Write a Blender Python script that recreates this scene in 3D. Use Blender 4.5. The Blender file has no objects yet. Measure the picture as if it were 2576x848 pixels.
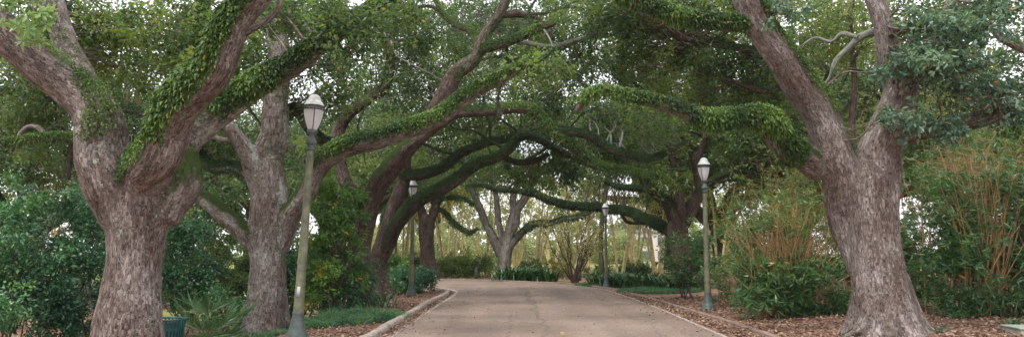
import bpy, math, random
import numpy as np
from mathutils import Vector
R = math.radians
rng = np.random.default_rng(7)
random.seed(7)
scene = bpy.context.scene
C = scene.collection

# ---------------------------------------------------------------- camera, sky, sun, exposure
F = 1800.0; CX = 1288.0; CY = 424.0; HCAM = 1.6; HOR = 635.0
PITCH = math.atan((HOR-CY)/F)
cd = bpy.data.cameras.new('camera'); cam = bpy.data.objects.new('camera', cd); C.objects.link(cam)
cd.sensor_width = 36; cd.lens = F/2576*36; cd.clip_end = 1500; cd.clip_start = 0.1
cam.location = (0, 0, HCAM); cam.rotation_euler = (R(90)+PITCH, 0, 0)
scene.camera = cam
SUN_EL, SUN_AZ = 58, 215           # degrees
w = bpy.data.worlds.new('World'); scene.world = w; w.use_nodes = True
nt = w.node_tree; nt.nodes.clear()
wo = nt.nodes.new('ShaderNodeOutputWorld'); bg = nt.nodes.new('ShaderNodeBackground')
sk = nt.nodes.new('ShaderNodeTexSky'); sk.sky_type = 'NISHITA'; sk.sun_disc = False
sk.sun_elevation = R(SUN_EL); sk.sun_rotation = R(SUN_AZ); sk.dust_density = 3; sk.air_density = 1
# thin overcast: the blue sky is mixed with a bright even cloud layer, mottled by noise
tc = nt.nodes.new('ShaderNodeTexCoord'); no = nt.nodes.new('ShaderNodeTexNoise')
no.inputs['Scale'].default_value = 2.2; no.inputs['Detail'].default_value = 5
cr = nt.nodes.new('ShaderNodeValToRGB')
cr.color_ramp.elements[0].position = 0.3; cr.color_ramp.elements[0].color = (0.70,)*3+(1,)
cr.color_ramp.elements[1].position = 0.65; cr.color_ramp.elements[1].color = (0.95,)*3+(1,)
mx = nt.nodes.new('ShaderNodeMix'); mx.data_type = 'RGBA'
nt.links.new(tc.outputs['Generated'], no.inputs['Vector']); nt.links.new(no.outputs['Fac'], cr.inputs['Fac'])
nt.links.new(cr.outputs['Color'], mx.inputs['Factor'])
nt.links.new(sk.outputs['Color'], mx.inputs[6]); mx.inputs[7].default_value = (7.6, 7.4, 7.7, 1)
nt.links.new(mx.outputs[2], bg.inputs['Color']); bg.inputs['Strength'].default_value = 0.15
nt.links.new(bg.outputs[0], wo.inputs[0])
sd = bpy.data.lights.new('sun', 'SUN'); sd.energy = 1.4; sd.angle = R(14); sd.color = (1, 0.95, 0.88)
sun = bpy.data.objects.new('sun', sd); C.objects.link(sun)
sun.rotation_euler = (R(90-SUN_EL), 0, R(180-SUN_AZ))
sun.location = (0, 0, 30)
vs = scene.view_settings
vs.view_transform = 'Standard'; vs.look = 'None'; vs.gamma = 1; vs.use_curve_mapping = False
vs.exposure = 0.9
scene.render.engine = 'CYCLES'
cy = scene.cycles
cy.use_denoising = True; cy.max_bounces = 6; cy.diffuse_bounces = 4; cy.glossy_bounces = 2
cy.transmission_bounces = 4; cy.transparent_max_bounces = 6; cy.caustics_reflective = False; cy.caustics_refractive = False
try: cy.denoising_prefilter = 'ACCURATE'
except Exception: pass

# ---------------------------------------------------------------- helpers
cp, sp = math.cos(PITCH), math.sin(PITCH)
def at(u, v, d):
    x = (u-CX)/F; y = (CY-v)/F
    dy = cp - y*sp; dz = sp + y*cp
    k = d/dy
    return np.array([x*k, d, HCAM+dz*k])
def px(p):                      # world point -> picture u, v
    p = np.asarray(p, float); y = p[..., 1]; z = p[..., 2]-HCAM
    dep = y*cp + z*sp; up = -y*sp + z*cp
    return CX+F*p[..., 0]/dep, CY-F*up/dep
def smooth(a, b, x):
    t = np.clip((x-a)/(b-a), 0, 1); return t*t*(3-2*t)
def hsh(i, j, k):
    n = (i.astype(np.int64)*374761393 + j.astype(np.int64)*668265263 + k.astype(np.int64)*2147483647 + 1013904223) & 0xffffffff
    n = ((n ^ (n >> 13))*1274126177) & 0xffffffff
    n = n ^ (n >> 16)
    return (n & 0xffff)/65535.0
def noise(p):
    p = np.asarray(p, float); i = np.floor(p).astype(np.int64); f = p-i; f = f*f*(3-2*f)
    r = 0
    for dx in (0, 1):
        for dy in (0, 1):
            for dz in (0, 1):
                wgt = (f[..., 0] if dx else 1-f[..., 0])*(f[..., 1] if dy else 1-f[..., 1])*(f[..., 2] if dz else 1-f[..., 2])
                r = r + wgt*hsh(i[..., 0]+dx, i[..., 1]+dy, i[..., 2]+dz)
    return r
def ground_z(x, y):
    x = np.asarray(x, float); y = np.asarray(y, float)
    s = smooth(-3.9, -7.4, x)*smooth(60, 30, y)
    z = -0.68*s
    z = z + 0.12*smooth(5.5, 9, x)*smooth(4, 14, y)
    return z + 0.05*(noise(np.stack([x*0.5, y*0.5, x*0], -1))-0.5)*smooth(0, 1.2, np.abs(x-0.9)-4.2)
def gz(x, y): return float(ground_z(x, y))

def mk_mesh(name, V, Fc, attrs=None, smooth_shade=True):
    """V (n,3); Fc (m,k) array; attrs name -> (domain, type, array)"""
    V = np.ascontiguousarray(V, np.float32); Fc = np.ascontiguousarray(Fc, np.int32)
    me = bpy.data.meshes.new(name); m, k = Fc.shape
    me.vertices.add(len(V)); me.vertices.foreach_set('co', V.ravel())
    me.loops.add(m*k); me.loops.foreach_set('vertex_index', Fc.ravel())
    me.polygons.add(m); me.polygons.foreach_set('loop_start', np.arange(0, m*k, k, dtype=np.int32))
    me.polygons.foreach_set('loop_total', np.full(m, k, np.int32))
    me.polygons.foreach_set('use_smooth', np.full(m, smooth_shade))
    me.update(calc_edges=True)
    for an, (dom, ty, arr) in (attrs or {}).items():
        a = me.attributes.new(an, ty, dom)
        a.data.foreach_set('value' if ty == 'FLOAT' else 'vector', np.ascontiguousarray(arr, np.float32).ravel())
    return me
def thing(name, label, cat, loc=(0, 0, 0), group=None, rz=0):
    o = bpy.data.objects.new(name, None); C.objects.link(o); o.empty_display_size = 0.2
    o.location = loc; o.rotation_euler = (0, 0, rz); o['label'] = label; o['category'] = cat
    if group: o['group'] = group
    return o
def tag(o, label, cat, group=None, kind=None):
    o['label'] = label; o['category'] = cat
    if group: o['group'] = group
    if kind: o['kind'] = kind
    return o
def obj(name, me, mat, parent=None, origin=(0, 0, 0), label=None):
    o = bpy.data.objects.new(name, me); C.objects.link(o)
    if mat is not None: me.materials.append(mat)
    if parent is not None: o.parent = parent
    o.location = origin
    if label: o['label'] = label
    return o
def struct(name, me, mat, label=None):
    o = obj(name, me, mat); o['kind'] = 'structure'; o['label'] = label or name.replace('_', ' '); o['category'] = name.replace('_', ' '); return o
def copy_tree(o, parent=None):
    c = o.copy(); C.objects.link(c); c.parent = parent
    for ch in o.children: copy_tree(ch, c)
    return c
class MB:
    """collects pieces with equal face size (quads)"""
    def __init__(s): s.V = []; s.F = []; s.A = {}; s.n = 0
    def add(s, V, Fc, **A):
        s.V.append(V); s.F.append(np.asarray(Fc)+s.n); s.n += len(V)
        for k, a in A.items(): s.A.setdefault(k, []).append(a)
    def mesh(s, name, origin=(0, 0, 0), doms=None, smooth_shade=True):
        V = np.concatenate(s.V)-np.array(origin); Fc = np.concatenate(s.F)
        at_ = {}
        for k, l in s.A.items():
            arr = np.concatenate(l)
            at_[k] = ('FACE', 'FLOAT', arr) if arr.ndim == 1 and len(arr) == len(Fc) else (('POINT', 'FLOAT_VECTOR', arr) if arr.ndim == 2 else ('POINT', 'FLOAT', arr))
        return mk_mesh(name, V, Fc, at_, smooth_shade)

# ---------------------------------------------------------------- materials
def newmat(name):
    m = bpy.data.materials.new(name); m.use_nodes = True; m.node_tree.nodes.clear()
    return m, m.node_tree
def N(t, ty, **kw):
    n = t.nodes.new(ty)
    for k, v in kw.items(): setattr(n, k, v)
    return n
def ramp(t, stops, fac):
    r = N(t, 'ShaderNodeValToRGB'); e = r.color_ramp.elements
    while len(e) > 1: e.remove(e[-1])
    e[0].position = stops[0][0]; e[0].color = tuple(stops[0][1])+(1,)
    for p, c in stops[1:]:
        q = e.new(p); q.color = tuple(c)+(1,)
    t.links.new(fac, r.inputs['Fac']); return r.outputs['Color']
def mixc(t, fac, a, b, mode='MIX'):
    m = N(t, 'ShaderNodeMix', data_type='RGBA', blend_type=mode)
    for s, v in ((m.inputs['Factor'], fac), (m.inputs[6], a), (m.inputs[7], b)):
        if hasattr(v, 'is_linked') or hasattr(v, 'links'): t.links.new(v, s)
        elif isinstance(v, (int, float)): s.default_value = v
        else: s.default_value = tuple(v)+(1,)
    return m.outputs[2]
def tex(t, kind, vec, scale, **kw):
    n = N(t, 'ShaderNodeTex'+kind)
    n.inputs['Scale'].default_value = scale
    for k, v in kw.items():
        if k in n.inputs: n.inputs[k].default_value = v
        else: setattr(n, k, v)
    if vec is not None: t.links.new(vec, n.inputs['Vector'])
    return n
def finish(t, col, rough=0.8, bump=None, bstr=0.5, bdist=0.02, spec=0.3, metallic=0):
    b = N(t, 'ShaderNodeBsdfPrincipled'); o = N(t, 'ShaderNodeOutputMaterial')
    if hasattr(col, 'links'): t.links.new(col, b.inputs['Base Color'])
    else: b.inputs['Base Color'].default_value = tuple(col)+(1,)
    if hasattr(rough, 'links'): t.links.new(rough, b.inputs['Roughness'])
    else: b.inputs['Roughness'].default_value = rough
    b.inputs['Specular IOR Level'].default_value = spec; b.inputs['Metallic'].default_value = metallic
    if bump is not None:
        n = N(t, 'ShaderNodeBump'); n.inputs['Strength'].default_value = bstr; n.inputs['Distance'].default_value = bdist
        t.links.new(bump, n.inputs['Height']); t.links.new(n.outputs[0], b.inputs['Normal'])
    t.links.new(b.outputs[0], o.inputs[0]); return b
def leaf_mat(name, stops, rough=0.45, trans=0.35, tcol=(1.3, 1.35, 0.5), spec=0.5):
    m, t = newmat(name)
    a = N(t, 'ShaderNodeAttribute', attribute_name='tint')
    c = ramp(t, stops, a.outputs['Fac'])
    g = N(t, 'ShaderNodeNewGeometry')
    b = N(t, 'ShaderNodeBsdfPrincipled'); t.links.new(c, b.inputs['Base Color'])
    b.inputs['Roughness'].default_value = rough; b.inputs['Specular IOR Level'].default_value = spec
    tr = N(t, 'ShaderNodeBsdfTranslucent')
    t.links.new(mixc(t, 1.0, c, tcol, 'MULTIPLY'), tr.inputs['Color'])
    mx = N(t, 'ShaderNodeMixShader'); mx.inputs[0].default_value = trans
    o = N(t, 'ShaderNodeOutputMaterial')
    t.links.new(b.outputs[0], mx.inputs[1]); t.links.new(tr.outputs[0], mx.inputs[2]); t.links.new(mx.outputs[0], o.inputs[0])
    return m
def bark_mat(name, dark, mid, light, lichen=(0.42, 0.47, 0.40), lich_amt=0.5, furrow=24, moss=0.3, bd=0.03):
    m, t = newmat(name)
    a = N(t, 'ShaderNodeAttribute', attribute_name='bark_co'); v = a.outputs['Vector']
    mp = N(t, 'ShaderNodeMapping'); mp.inputs['Scale'].default_value = (1, 1, 0.22); t.links.new(v, mp.inputs['Vector'])
    n1 = tex(t, 'Noise', mp.outputs[0], furrow*.8, Detail=6, Roughness=0.65, Distortion=0.8)
    v1 = tex(t, 'Voronoi', mp.outputs[0], furrow*1.5, feature='DISTANCE_TO_EDGE', Randomness=1.0)
    n0 = tex(t, 'Noise', mp.outputs[0], furrow*0.3, Detail=4, Roughness=0.6, Distortion=0.8)
    mpb = N(t, 'ShaderNodeMapping'); mpb.inputs['Scale'].default_value = (1, 1, 0.45); t.links.new(v, mpb.inputs['Vector'])
    n2 = tex(t, 'Noise', mpb.outputs[0], 2.0, Detail=6, Roughness=0.65)
    n3 = tex(t, 'Noise', v, 14.0, Detail=8, Roughness=0.85)
    n5 = tex(t, 'Noise', v, 1.4, Detail=3, Roughness=0.6)
    edge = ramp(t, [(0.0, (0.1, 0.1, 0.1)), (0.3, (0.8, 0.8, 0.8))], v1.outputs['Distance'])
    sb = N(t, 'ShaderNodeMath', operation='SUBTRACT'); t.links.new(n1.outputs['Fac'], sb.inputs[0]); sb.inputs[1].default_value = 0.5
    ab = N(t, 'ShaderNodeMath', operation='ABSOLUTE'); t.links.new(sb.outputs[0], ab.inputs[0])
    ridge = ramp(t, [(0.0, (0.0, 0.0, 0.0)), (0.035, (0.42, 0.42, 0.42)), (0.16, (0.85, 0.85, 0.85))], ab.outputs[0])
    hgt = mixc(t, 0.25, ridge, edge)
    fine = tex(t, 'Noise', v, 55, Detail=4, Roughness=0.7)
    hgt = mixc(t, 0.30, hgt, fine.outputs['Fac'])
    hgt = mixc(t, 0.22, hgt, n0.outputs['Fac'])
    c = ramp(t, [(0.20, tuple(q*.75 for q in dark)), (0.30, tuple(q*1.3 for q in dark)), (0.44, mid), (0.66, light)], hgt)
    big = ramp(t, [(0.30, (0.42, 0.35, 0.31)), (0.45, (0.72, 0.66, 0.62)), (0.58, (1.0, 0.99, 0.98)), (0.70, (1.32, 1.33, 1.34))], n2.outputs['Fac'])
    c = mixc(t, 1.0, c, big, 'MULTIPLY')
    la = N(t, 'ShaderNodeMath', operation='MULTIPLY_ADD'); t.links.new(n5.outputs['Fac'], la.inputs[0]); la.inputs[1].default_value = 0.8
    t.links.new(n3.outputs['Fac'], la.inputs[2])
    th = 1.135-0.085*lich_amt
    # ramp input is clamped at 1, so halve it
    hv = N(t, 'ShaderNodeMath', operation='MULTIPLY'); t.links.new(la.outputs[0], hv.inputs[0]); hv.inputs[1].default_value = 0.5
    lf = ramp(t, [(th/2-0.01, (0, 0, 0)), (th/2+0.05, (0.75, 0.75, 0.75))], hv.outputs[0])
    c = mixc(t, lf, c, lichen)
    if moss > 0:
        g = N(t, 'ShaderNodeNewGeometry'); s = N(t, 'ShaderNodeSeparateXYZ'); t.links.new(g.outputs['Normal'], s.inputs[0])
        n4 = tex(t, 'Noise', v, 6.0, Detail=9, Roughness=0.8)
        ad = N(t, 'ShaderNodeMath', operation='MULTIPLY_ADD'); t.links.new(s.outputs['Z'], ad.inputs[0]); ad.inputs[1].default_value = 0.5
        t.links.new(n4.outputs['Fac'], ad.inputs[2])
        mf = ramp(t, [(0.90-moss*0.75, (0, 0, 0)), (1.05-moss*0.75, (1, 1, 1))], ad.outputs[0])
        c = mixc(t, mf, c, ramp(t, [(0.35, (0.016, 0.026, 0.008)), (0.65, (0.055, 0.092, 0.022))], n3.outputs['Fac']))
    finish(t, c, 0.9, hgt, 0.8, bd, 0.15)
    return m

M = {}
for sfx, ms in (('', 0.10), ('_mossy', 0.66)):
    M['bark_near'+sfx] = bark_mat('bark_near'+sfx, (0.05, 0.039, 0.034), (0.17, 0.142, 0.128), (0.36, 0.325, 0.305), lich_amt=1.3, moss=ms)
    M['bark_grey'+sfx] = bark_mat('bark_grey'+sfx, (0.06, 0.05, 0.044), (0.18, 0.155, 0.14), (0.35, 0.32, 0.30), lichen=(0.46, 0.50, 0.44), lich_amt=1.75, moss=ms)
    M['bark_red'+sfx] = bark_mat('bark_red'+sfx, (0.03, 0.021, 0.018), (0.095, 0.07, 0.06), (0.185, 0.148, 0.132), lich_amt=0.3, furrow=18, moss=ms)
    M['bark_right'+sfx] = bark_mat('bark_right'+sfx, (0.058, 0.046, 0.04), (0.182, 0.152, 0.138), (0.37, 0.335, 0.315), lich_amt=0.6, furrow=26, moss=ms*0.9)
    M['bark_far'+sfx] = bark_mat('bark_far'+sfx, (0.04, 0.03, 0.024), (0.10, 0.078, 0.064), (0.18, 0.15, 0.13), lich_amt=0.3, furrow=12, moss=0.6)
    M['bark_pale'+sfx] = bark_mat('bark_pale'+sfx, (0.09, 0.08, 0.07), (0.21, 0.195, 0.175), (0.34, 0.33, 0.30), lichen=(0.42, 0.45, 0.41), lich_amt=1.2, furrow=10, moss=0.35)
M['twig'] = bark_mat('twig_bark', (0.07, 0.055, 0.042), (0.16, 0.135, 0.11), (0.30, 0.28, 0.245), lich_amt=0.6, furrow=20, moss=0.2, bd=0.01)
M['twig_lichen'] = bark_mat('lichen_twig', (0.10, 0.105, 0.09), (0.20, 0.225, 0.19), (0.31, 0.34, 0.29), lich_amt=0.7, furrow=20, moss=0.05, bd=0.01)
M['oak_leaf'] = leaf_mat('oak_leaf', [(0, (0.024, 0.055, 0.02)), (0.42, (0.065, 0.122, 0.046)), (0.8, (0.135, 0.21, 0.065)), (0.97, (0.195, 0.252, 0.065)), (1, (0.40, 0.24, 0.065))], rough=0.3, trans=0.45, tcol=(1.6, 1.6, 0.6))
M['oak_leaf_blue'] = leaf_mat('oak_leaf_blue', [(0, (0.04, 0.09, 0.06)), (0.5, (0.09, 0.17, 0.11)), (0.97, (0.17, 0.28, 0.165)), (1, (0.435, 0.233, 0.078))], rough=0.3, trans=0.25)
M['hedge_leaf'] = leaf_mat('hedge_leaf', [(0, (0.06, 0.11, 0.025)), (0.5, (0.12, 0.19, 0.045)), (1, (0.22, 0.29, 0.07))], rough=0.4, trans=0.3)
M['oak_leaf_pale'] = leaf_mat('oak_leaf_pale', [(0, (0.048, 0.090, 0.034)), (0.5, (0.090, 0.150, 0.060)), (1, (0.168, 0.228, 0.072))], rough=0.35, trans=0.4)
M['shrub_leaf'] = leaf_mat('shrub_leaf', [(0, (0.022, 0.085, 0.042)), (0.5, (0.049, 0.151, 0.068)), (0.9, (0.094, 0.246, 0.094)), (1, (0.208, 0.358, 0.094))], rough=0.28, trans=0.2)
M['yellow_leaf'] = leaf_mat('yellow_green_leaf', [(0, (0.05, 0.12, 0.03)), (0.45, (0.12, 0.24, 0.05)), (0.91, (0.22, 0.36, 0.07)), (0.93, (0.5, 0.34, 0.03)), (1, (0.6, 0.30, 0.03))], rough=0.45, trans=0.4)
M['autumn_leaf'] = leaf_mat('autumn_leaf', [(0, (0.16, 0.17, 0.04)), (0.5, (0.34, 0.27, 0.07)), (1, (0.55, 0.36, 0.12))], rough=0.5, trans=0.45, tcol=(1.2, 1.1, 0.7))
M['myrtle_leaf'] = leaf_mat('myrtle_leaf', [(0, (0.17, 0.20, 0.06)), (0.5, (0.34, 0.35, 0.12)), (1, (0.52, 0.46, 0.20))], rough=0.5, trans=0.5, tcol=(1.2, 1.15, 0.6))
M['far_leaf'] = leaf_mat('far_leaf', [(0, (0.15, 0.19, 0.09)), (0.5, (0.27, 0.31, 0.15)), (1, (0.42, 0.43, 0.21))], rough=0.5, trans=0.5)  # pale tone has the distance haze painted into the leaf colour
M['near_leaf'] = leaf_mat('near_leaf', [(0, (0.12, 0.22, 0.09)), (1, (0.26, 0.38, 0.15))], rough=0.4, trans=0.4)
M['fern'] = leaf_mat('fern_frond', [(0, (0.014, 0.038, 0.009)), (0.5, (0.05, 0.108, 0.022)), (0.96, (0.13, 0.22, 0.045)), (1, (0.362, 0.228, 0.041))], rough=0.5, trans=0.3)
M['fern_dark'] = leaf_mat('fern_frond_dark', [(0, (0.010, 0.030, 0.009)), (0.5, (0.022, 0.055, 0.016)), (1, (0.05, 0.10, 0.03))], rough=0.5, trans=0.25)  # darker copy of the fern: silhouette shade of the limbs put into its colour
M['bamboo_leaf'] = leaf_mat('bamboo_leaf', [(0, (0.033, 0.094, 0.039)), (0.5, (0.072, 0.165, 0.061)), (0.9, (0.143, 0.242, 0.066)), (1, (0.363, 0.264, 0.077))], rough=0.35, trans=0.35)
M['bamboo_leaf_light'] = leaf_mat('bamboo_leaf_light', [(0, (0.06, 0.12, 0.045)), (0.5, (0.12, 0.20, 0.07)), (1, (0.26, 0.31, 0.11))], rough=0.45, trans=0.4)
M['strap_leaf'] = leaf_mat('strap_leaf', [(0, (0.016, 0.052, 0.021)), (0.6, (0.039, 0.111, 0.039)), (0.93, (0.078, 0.182, 0.065)), (1, (0.30, 0.22, 0.09))], rough=0.3, trans=0.15)
M['palm_leaf'] = leaf_mat('palm_leaf', [(0, (0.04, 0.10, 0.045)), (1, (0.11, 0.20, 0.09))], rough=0.4, trans=0.2)
M['grass'] = leaf_mat('liriope_blade', [(0, (0.018, 0.06, 0.03)), (0.5, (0.05, 0.14, 0.062)), (1, (0.13, 0.25, 0.11))], rough=0.45, trans=0.25)
M['litter'] = leaf_mat('dry_leaf', [(0, (0.085, 0.045, 0.03)), (0.4, (0.20, 0.118, 0.08)), (0.75, (0.34, 0.23, 0.165)), (1, (0.52, 0.41, 0.31))], rough=0.7, trans=0.1, tcol=(1, 1, 1), spec=0.2)
def stem_mat(name, a_, b_):
    m, t = newmat(name); a = N(t, 'ShaderNodeAttribute', attribute_name='bark_co')
    n = tex(t, 'Noise', a.outputs['Vector'], 5, Detail=4)
    finish(t, ramp(t, [(0.3, a_), (0.7, b_)], n.outputs['Fac']), 0.55, spec=0.3); return m
M['culm'] = stem_mat('bamboo_culm', (0.20, 0.115, 0.05), (0.44, 0.30, 0.14))
M['myrtle_bark'] = stem_mat('myrtle_bark', (0.40, 0.31, 0.13), (0.70, 0.60, 0.34))
M['myrtle_brown'] = stem_mat('dark_stem', (0.05, 0.03, 0.024), (0.11, 0.075, 0.06))

def simple(name, base, var=0.15, rough=0.6, scale=12, spec=0.4, metallic=0, bump=0.1, col2=None):
    m, t = newmat(name); tcn = N(t, 'ShaderNodeTexCoord')
    n = tex(t, 'Noise', tcn.outputs['Object'], scale, Detail=6, Roughness=0.65)
    lo = tuple(c*(1-var) for c in base); hi = col2 or tuple(min(1, c*(1+var)) for c in base)
    finish(t, ramp(t, [(0.3, lo), (0.7, hi)], n.outputs['Fac']), rough, n.outputs['Fac'], bump, 0.01, spec, metallic); return m
M['lamp_green'] = simple('patina_green_paint', (0.085, 0.11, 0.065), 0.4, 0.5, 5.0, col2=(0.21, 0.21, 0.13), bump=.3)
M['lamp_dark'] = simple('dark_green_metal', (0.055, 0.075, 0.068), 0.25, 0.45, 9, col2=(0.10, 0.125, 0.11))
M['lamp_band'] = simple('dark_band_metal', (0.035, 0.04, 0.04), 0.2, 0.5)
M['lamp_cap'] = simple('weathered_cap', (0.50, 0.52, 0.51), 0.25, 0.5, 8, col2=(0.72, 0.74, 0.73))
M['sticker'] = simple('sticker', (0.42, 0.45, 0.48), 0.1, 0.5)
M['bulb'] = simple('bulb', (0.85, 0.85, 0.83), 0.03, 0.3)
M['bin'] = simple('bin_paint', (0.012, 0.085, 0.088), 0.15, 0.35, spec=0.5)
M['bin_in'] = simple('bin_liner', (0.012, 0.015, 0.016), 0.2, 0.6)
M['stone'] = simple('tan_block', (0.38, 0.30, 0.19), 0.2, 0.85, 10, bump=0.4)
M['conc'] = simple('pale_concrete', (0.34, 0.33, 0.27), 0.25, 0.85, 12, bump=0.4)
M['lid'] = simple('green_lid', (0.25, 0.30, 0.24), 0.25, 0.6, 7)
M['bollard'] = simple('bollard_paint', (0.10, 0.11, 0.12), 0.2, 0.6)
M['wall_pale'] = simple('pale_render', (0.62, 0.55, 0.50), 0.06, 0.8)
M['roofing'] = simple('roofing', (0.22, 0.2, 0.2), 0.15, 0.8)
M['winglass'] = simple('window_glass', (0.08, 0.13, 0.20), 0.1, 0.15, spec=0.6)
def globe():
    m, t = newmat('frosted_glass')
    b = N(t, 'ShaderNodeBsdfPrincipled'); b.inputs['Base Color'].default_value = (0.9, 0.9, 0.9, 1)
    b.inputs['Roughness'].default_value = 0.35
    tr = N(t, 'ShaderNodeBsdfTranslucent'); tr.inputs['Color'].default_value = (0.85, 0.86, 0.87, 1)
    tp = N(t, 'ShaderNodeBsdfTransparent')
    m1 = N(t, 'ShaderNodeMixShader'); m1.inputs[0].default_value = 0.5
    m2 = N(t, 'ShaderNodeMixShader'); m2.inputs[0].default_value = 0.25
    o = N(t, 'ShaderNodeOutputMaterial')
    t.links.new(b.outputs[0], m1.inputs[1]); t.links.new(tr.outputs[0], m1.inputs[2])
    t.links.new(m1.outputs[0], m2.inputs[1]); t.links.new(tp.outputs[0], m2.inputs[2]); t.links.new(m2.outputs[0], o.inputs[0])
    return m
M['globe'] = globe()
def mulch():
    m, t = newmat('leaf_litter_ground'); g = N(t, 'ShaderNodeNewGeometry')
    v = tex(t, 'Voronoi', g.outputs['Position'], 16, feature='F1'); n = tex(t, 'Noise', g.outputs['Position'], 1.1, Detail=5)
    n2 = tex(t, 'Noise', g.outputs['Position'], 0.16, Detail=5, Roughness=0.6)
    sep = N(t, 'ShaderNodeSeparateColor'); t.links.new(v.outputs['Color'], sep.inputs[0])
    c = ramp(t, [(0, (0.09, 0.045, 0.03)), (0.4, (0.22, 0.125, 0.085)), (0.8, (0.36, 0.23, 0.16)), (1, (0.46, 0.35, 0.25))], sep.outputs[0])
    c = mixc(t, 1.0, c, ramp(t, [(0.3, (0.6, 0.55, 0.52)), (0.65, (1.1, 1.1, 1.1))], n.outputs['Fac']), 'MULTIPLY')
    s = N(t, 'ShaderNodeSeparateXYZ'); t.links.new(g.outputs['Position'], s.inputs[0])
    gr = N(t, 'ShaderNodeMath', operation='MULTIPLY_ADD'); t.links.new(s.outputs['Y'], gr.inputs[0]); gr.inputs[1].default_value = 0.011
    t.links.new(n2.outputs['Fac'], gr.inputs[2])
    grass = tex(t, 'Noise', g.outputs['Position'], 9, Detail=6)
    gc = ramp(t, [(0.3, (0.06, 0.11, 0.025)), (0.7, (0.16, 0.22, 0.06))], grass.outputs['Fac'])
    c = mixc(t, ramp(t, [(1.18, (0, 0, 0)), (1.34, (1, 1, 1))] if False else [(0.98, (0, 0, 0)), (1.0, (1, 1, 1))], gr.outputs[0]), c, gc)
    finish(t, c, 0.9, v.outputs['Distance'], 0.6, 0.03, 0.15); return m
M['mulch'] = mulch()
def lawn():
    m, t = newmat('lawn_grass'); g = N(t, 'ShaderNodeNewGeometry')
    grass = tex(t, 'Noise', g.outputs['Position'], 7, Detail=6, Roughness=0.7); n = tex(t, 'Noise', g.outputs['Position'], 0.7, Detail=5)
    gc = ramp(t, [(0.3, (0.09, 0.14, 0.03)), (0.7, (0.22, 0.27, 0.07))], grass.outputs['Fac'])
    c = mixc(t, ramp(t, [(0.42, (0, 0, 0)), (0.62, (0.8, 0.8, 0.8))], n.outputs['Fac']), gc, (0.34, 0.22, 0.12))
    finish(t, c, 0.9, grass.outputs['Fac'], 0.6, 0.03, 0.15); return m
M['lawn'] = lawn()
def asphalt():
    m, t = newmat('worn_asphalt'); g = N(t, 'ShaderNodeNewGeometry'); P = g.outputs['Position']
    n1 = tex(t, 'Noise', P, 0.35, Detail=5, Roughness=0.6); n2 = tex(t, 'Noise', P, 60, Detail=3)
    v = tex(t, 'Voronoi', P, 45)
    mp = N(t, 'ShaderNodeMapping'); mp.inputs['Scale'].default_value = (1.3, 0.12, 1); t.links.new(P, mp.inputs['Vector'])
    n3 = tex(t, 'Noise', mp.outputs[0], 1.0, Detail=4)
    c = ramp(t, [(0.3, (0.19, 0.145, 0.116)), (0.7, (0.27, 0.213, 0.174))], n1.outputs['Fac'])
    c = mixc(t, 1.0, c, ramp(t, [(0.35, (0.86, 0.85, 0.85)), (0.65, (1.12, 1.10, 1.08))], n3.outputs['Fac']), 'MULTIPLY')
    sep = N(t, 'ShaderNodeSeparateColor'); t.links.new(v.outputs['Color'], sep.inputs[0])
    c = mixc(t, 1.0, c, ramp(t, [(0, (0.72, 0.72, 0.72)), (0.6, (1.0, 1, 1)), (1, (1.35, 1.33, 1.3))], sep.outputs[0]), 'MULTIPLY')
    # fine cracks
    mpc = N(t, 'ShaderNodeMapping'); mpc.inputs['Scale'].default_value = (0.35, 0.2, 1)
    nd = tex(t, 'Noise', P, 1.7, Detail=4)
    ad = N(t, 'ShaderNodeMix', data_type='VECTOR'); ad.inputs['Factor'].default_value = 0.25
    t.links.new(P, ad.inputs[4]); t.links.new(nd.outputs['Color'], ad.inputs[5]); t.links.new(ad.outputs[1], mpc.inputs['Vector'])
    vc = tex(t, 'Voronoi', mpc.outputs[0], 1.0, feature='DISTANCE_TO_EDGE')
    c = mixc(t, ramp(t, [(0, (0.6, 0.6, 0.6)), (0.006, (0, 0, 0))], vc.outputs['Distance']), c, (0.075, 0.06, 0.055))
    finish(t, c, 0.85, n2.outputs['Fac'], 0.25, 0.01, 0.25); return m
M['asphalt'] = asphalt()
def kerbm(name, a_, b_):
    m, t = newmat(name); g = N(t, 'ShaderNodeNewGeometry')
    n = tex(t, 'Noise', g.outputs['Position'], 5, Detail=8, Roughness=0.75)
    finish(t, ramp(t, [(0.35, a_), (0.6, b_)], n.outputs['Fac']), 0.85, n.outputs['Fac'], 0.4, 0.02, 0.2); return m
M['kerb'] = kerbm('kerb_concrete', (0.24, 0.18, 0.145), (0.46, 0.40, 0.34))
M['kerb_low'] = kerbm('low_kerb_concrete', (0.17, 0.12, 0.095), (0.29, 0.22, 0.18))
M['gutter'] = kerbm('gutter_edge', (0.28, 0.21, 0.17), (0.46, 0.41, 0.36))
M['paint'] = kerbm('yellow_paint', (0.25, 0.18, 0.11), (0.42, 0.29, 0.11))
M['tar'] = kerbm('tar_seam', (0.13, 0.10, 0.085), (0.20, 0.155, 0.13))

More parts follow.
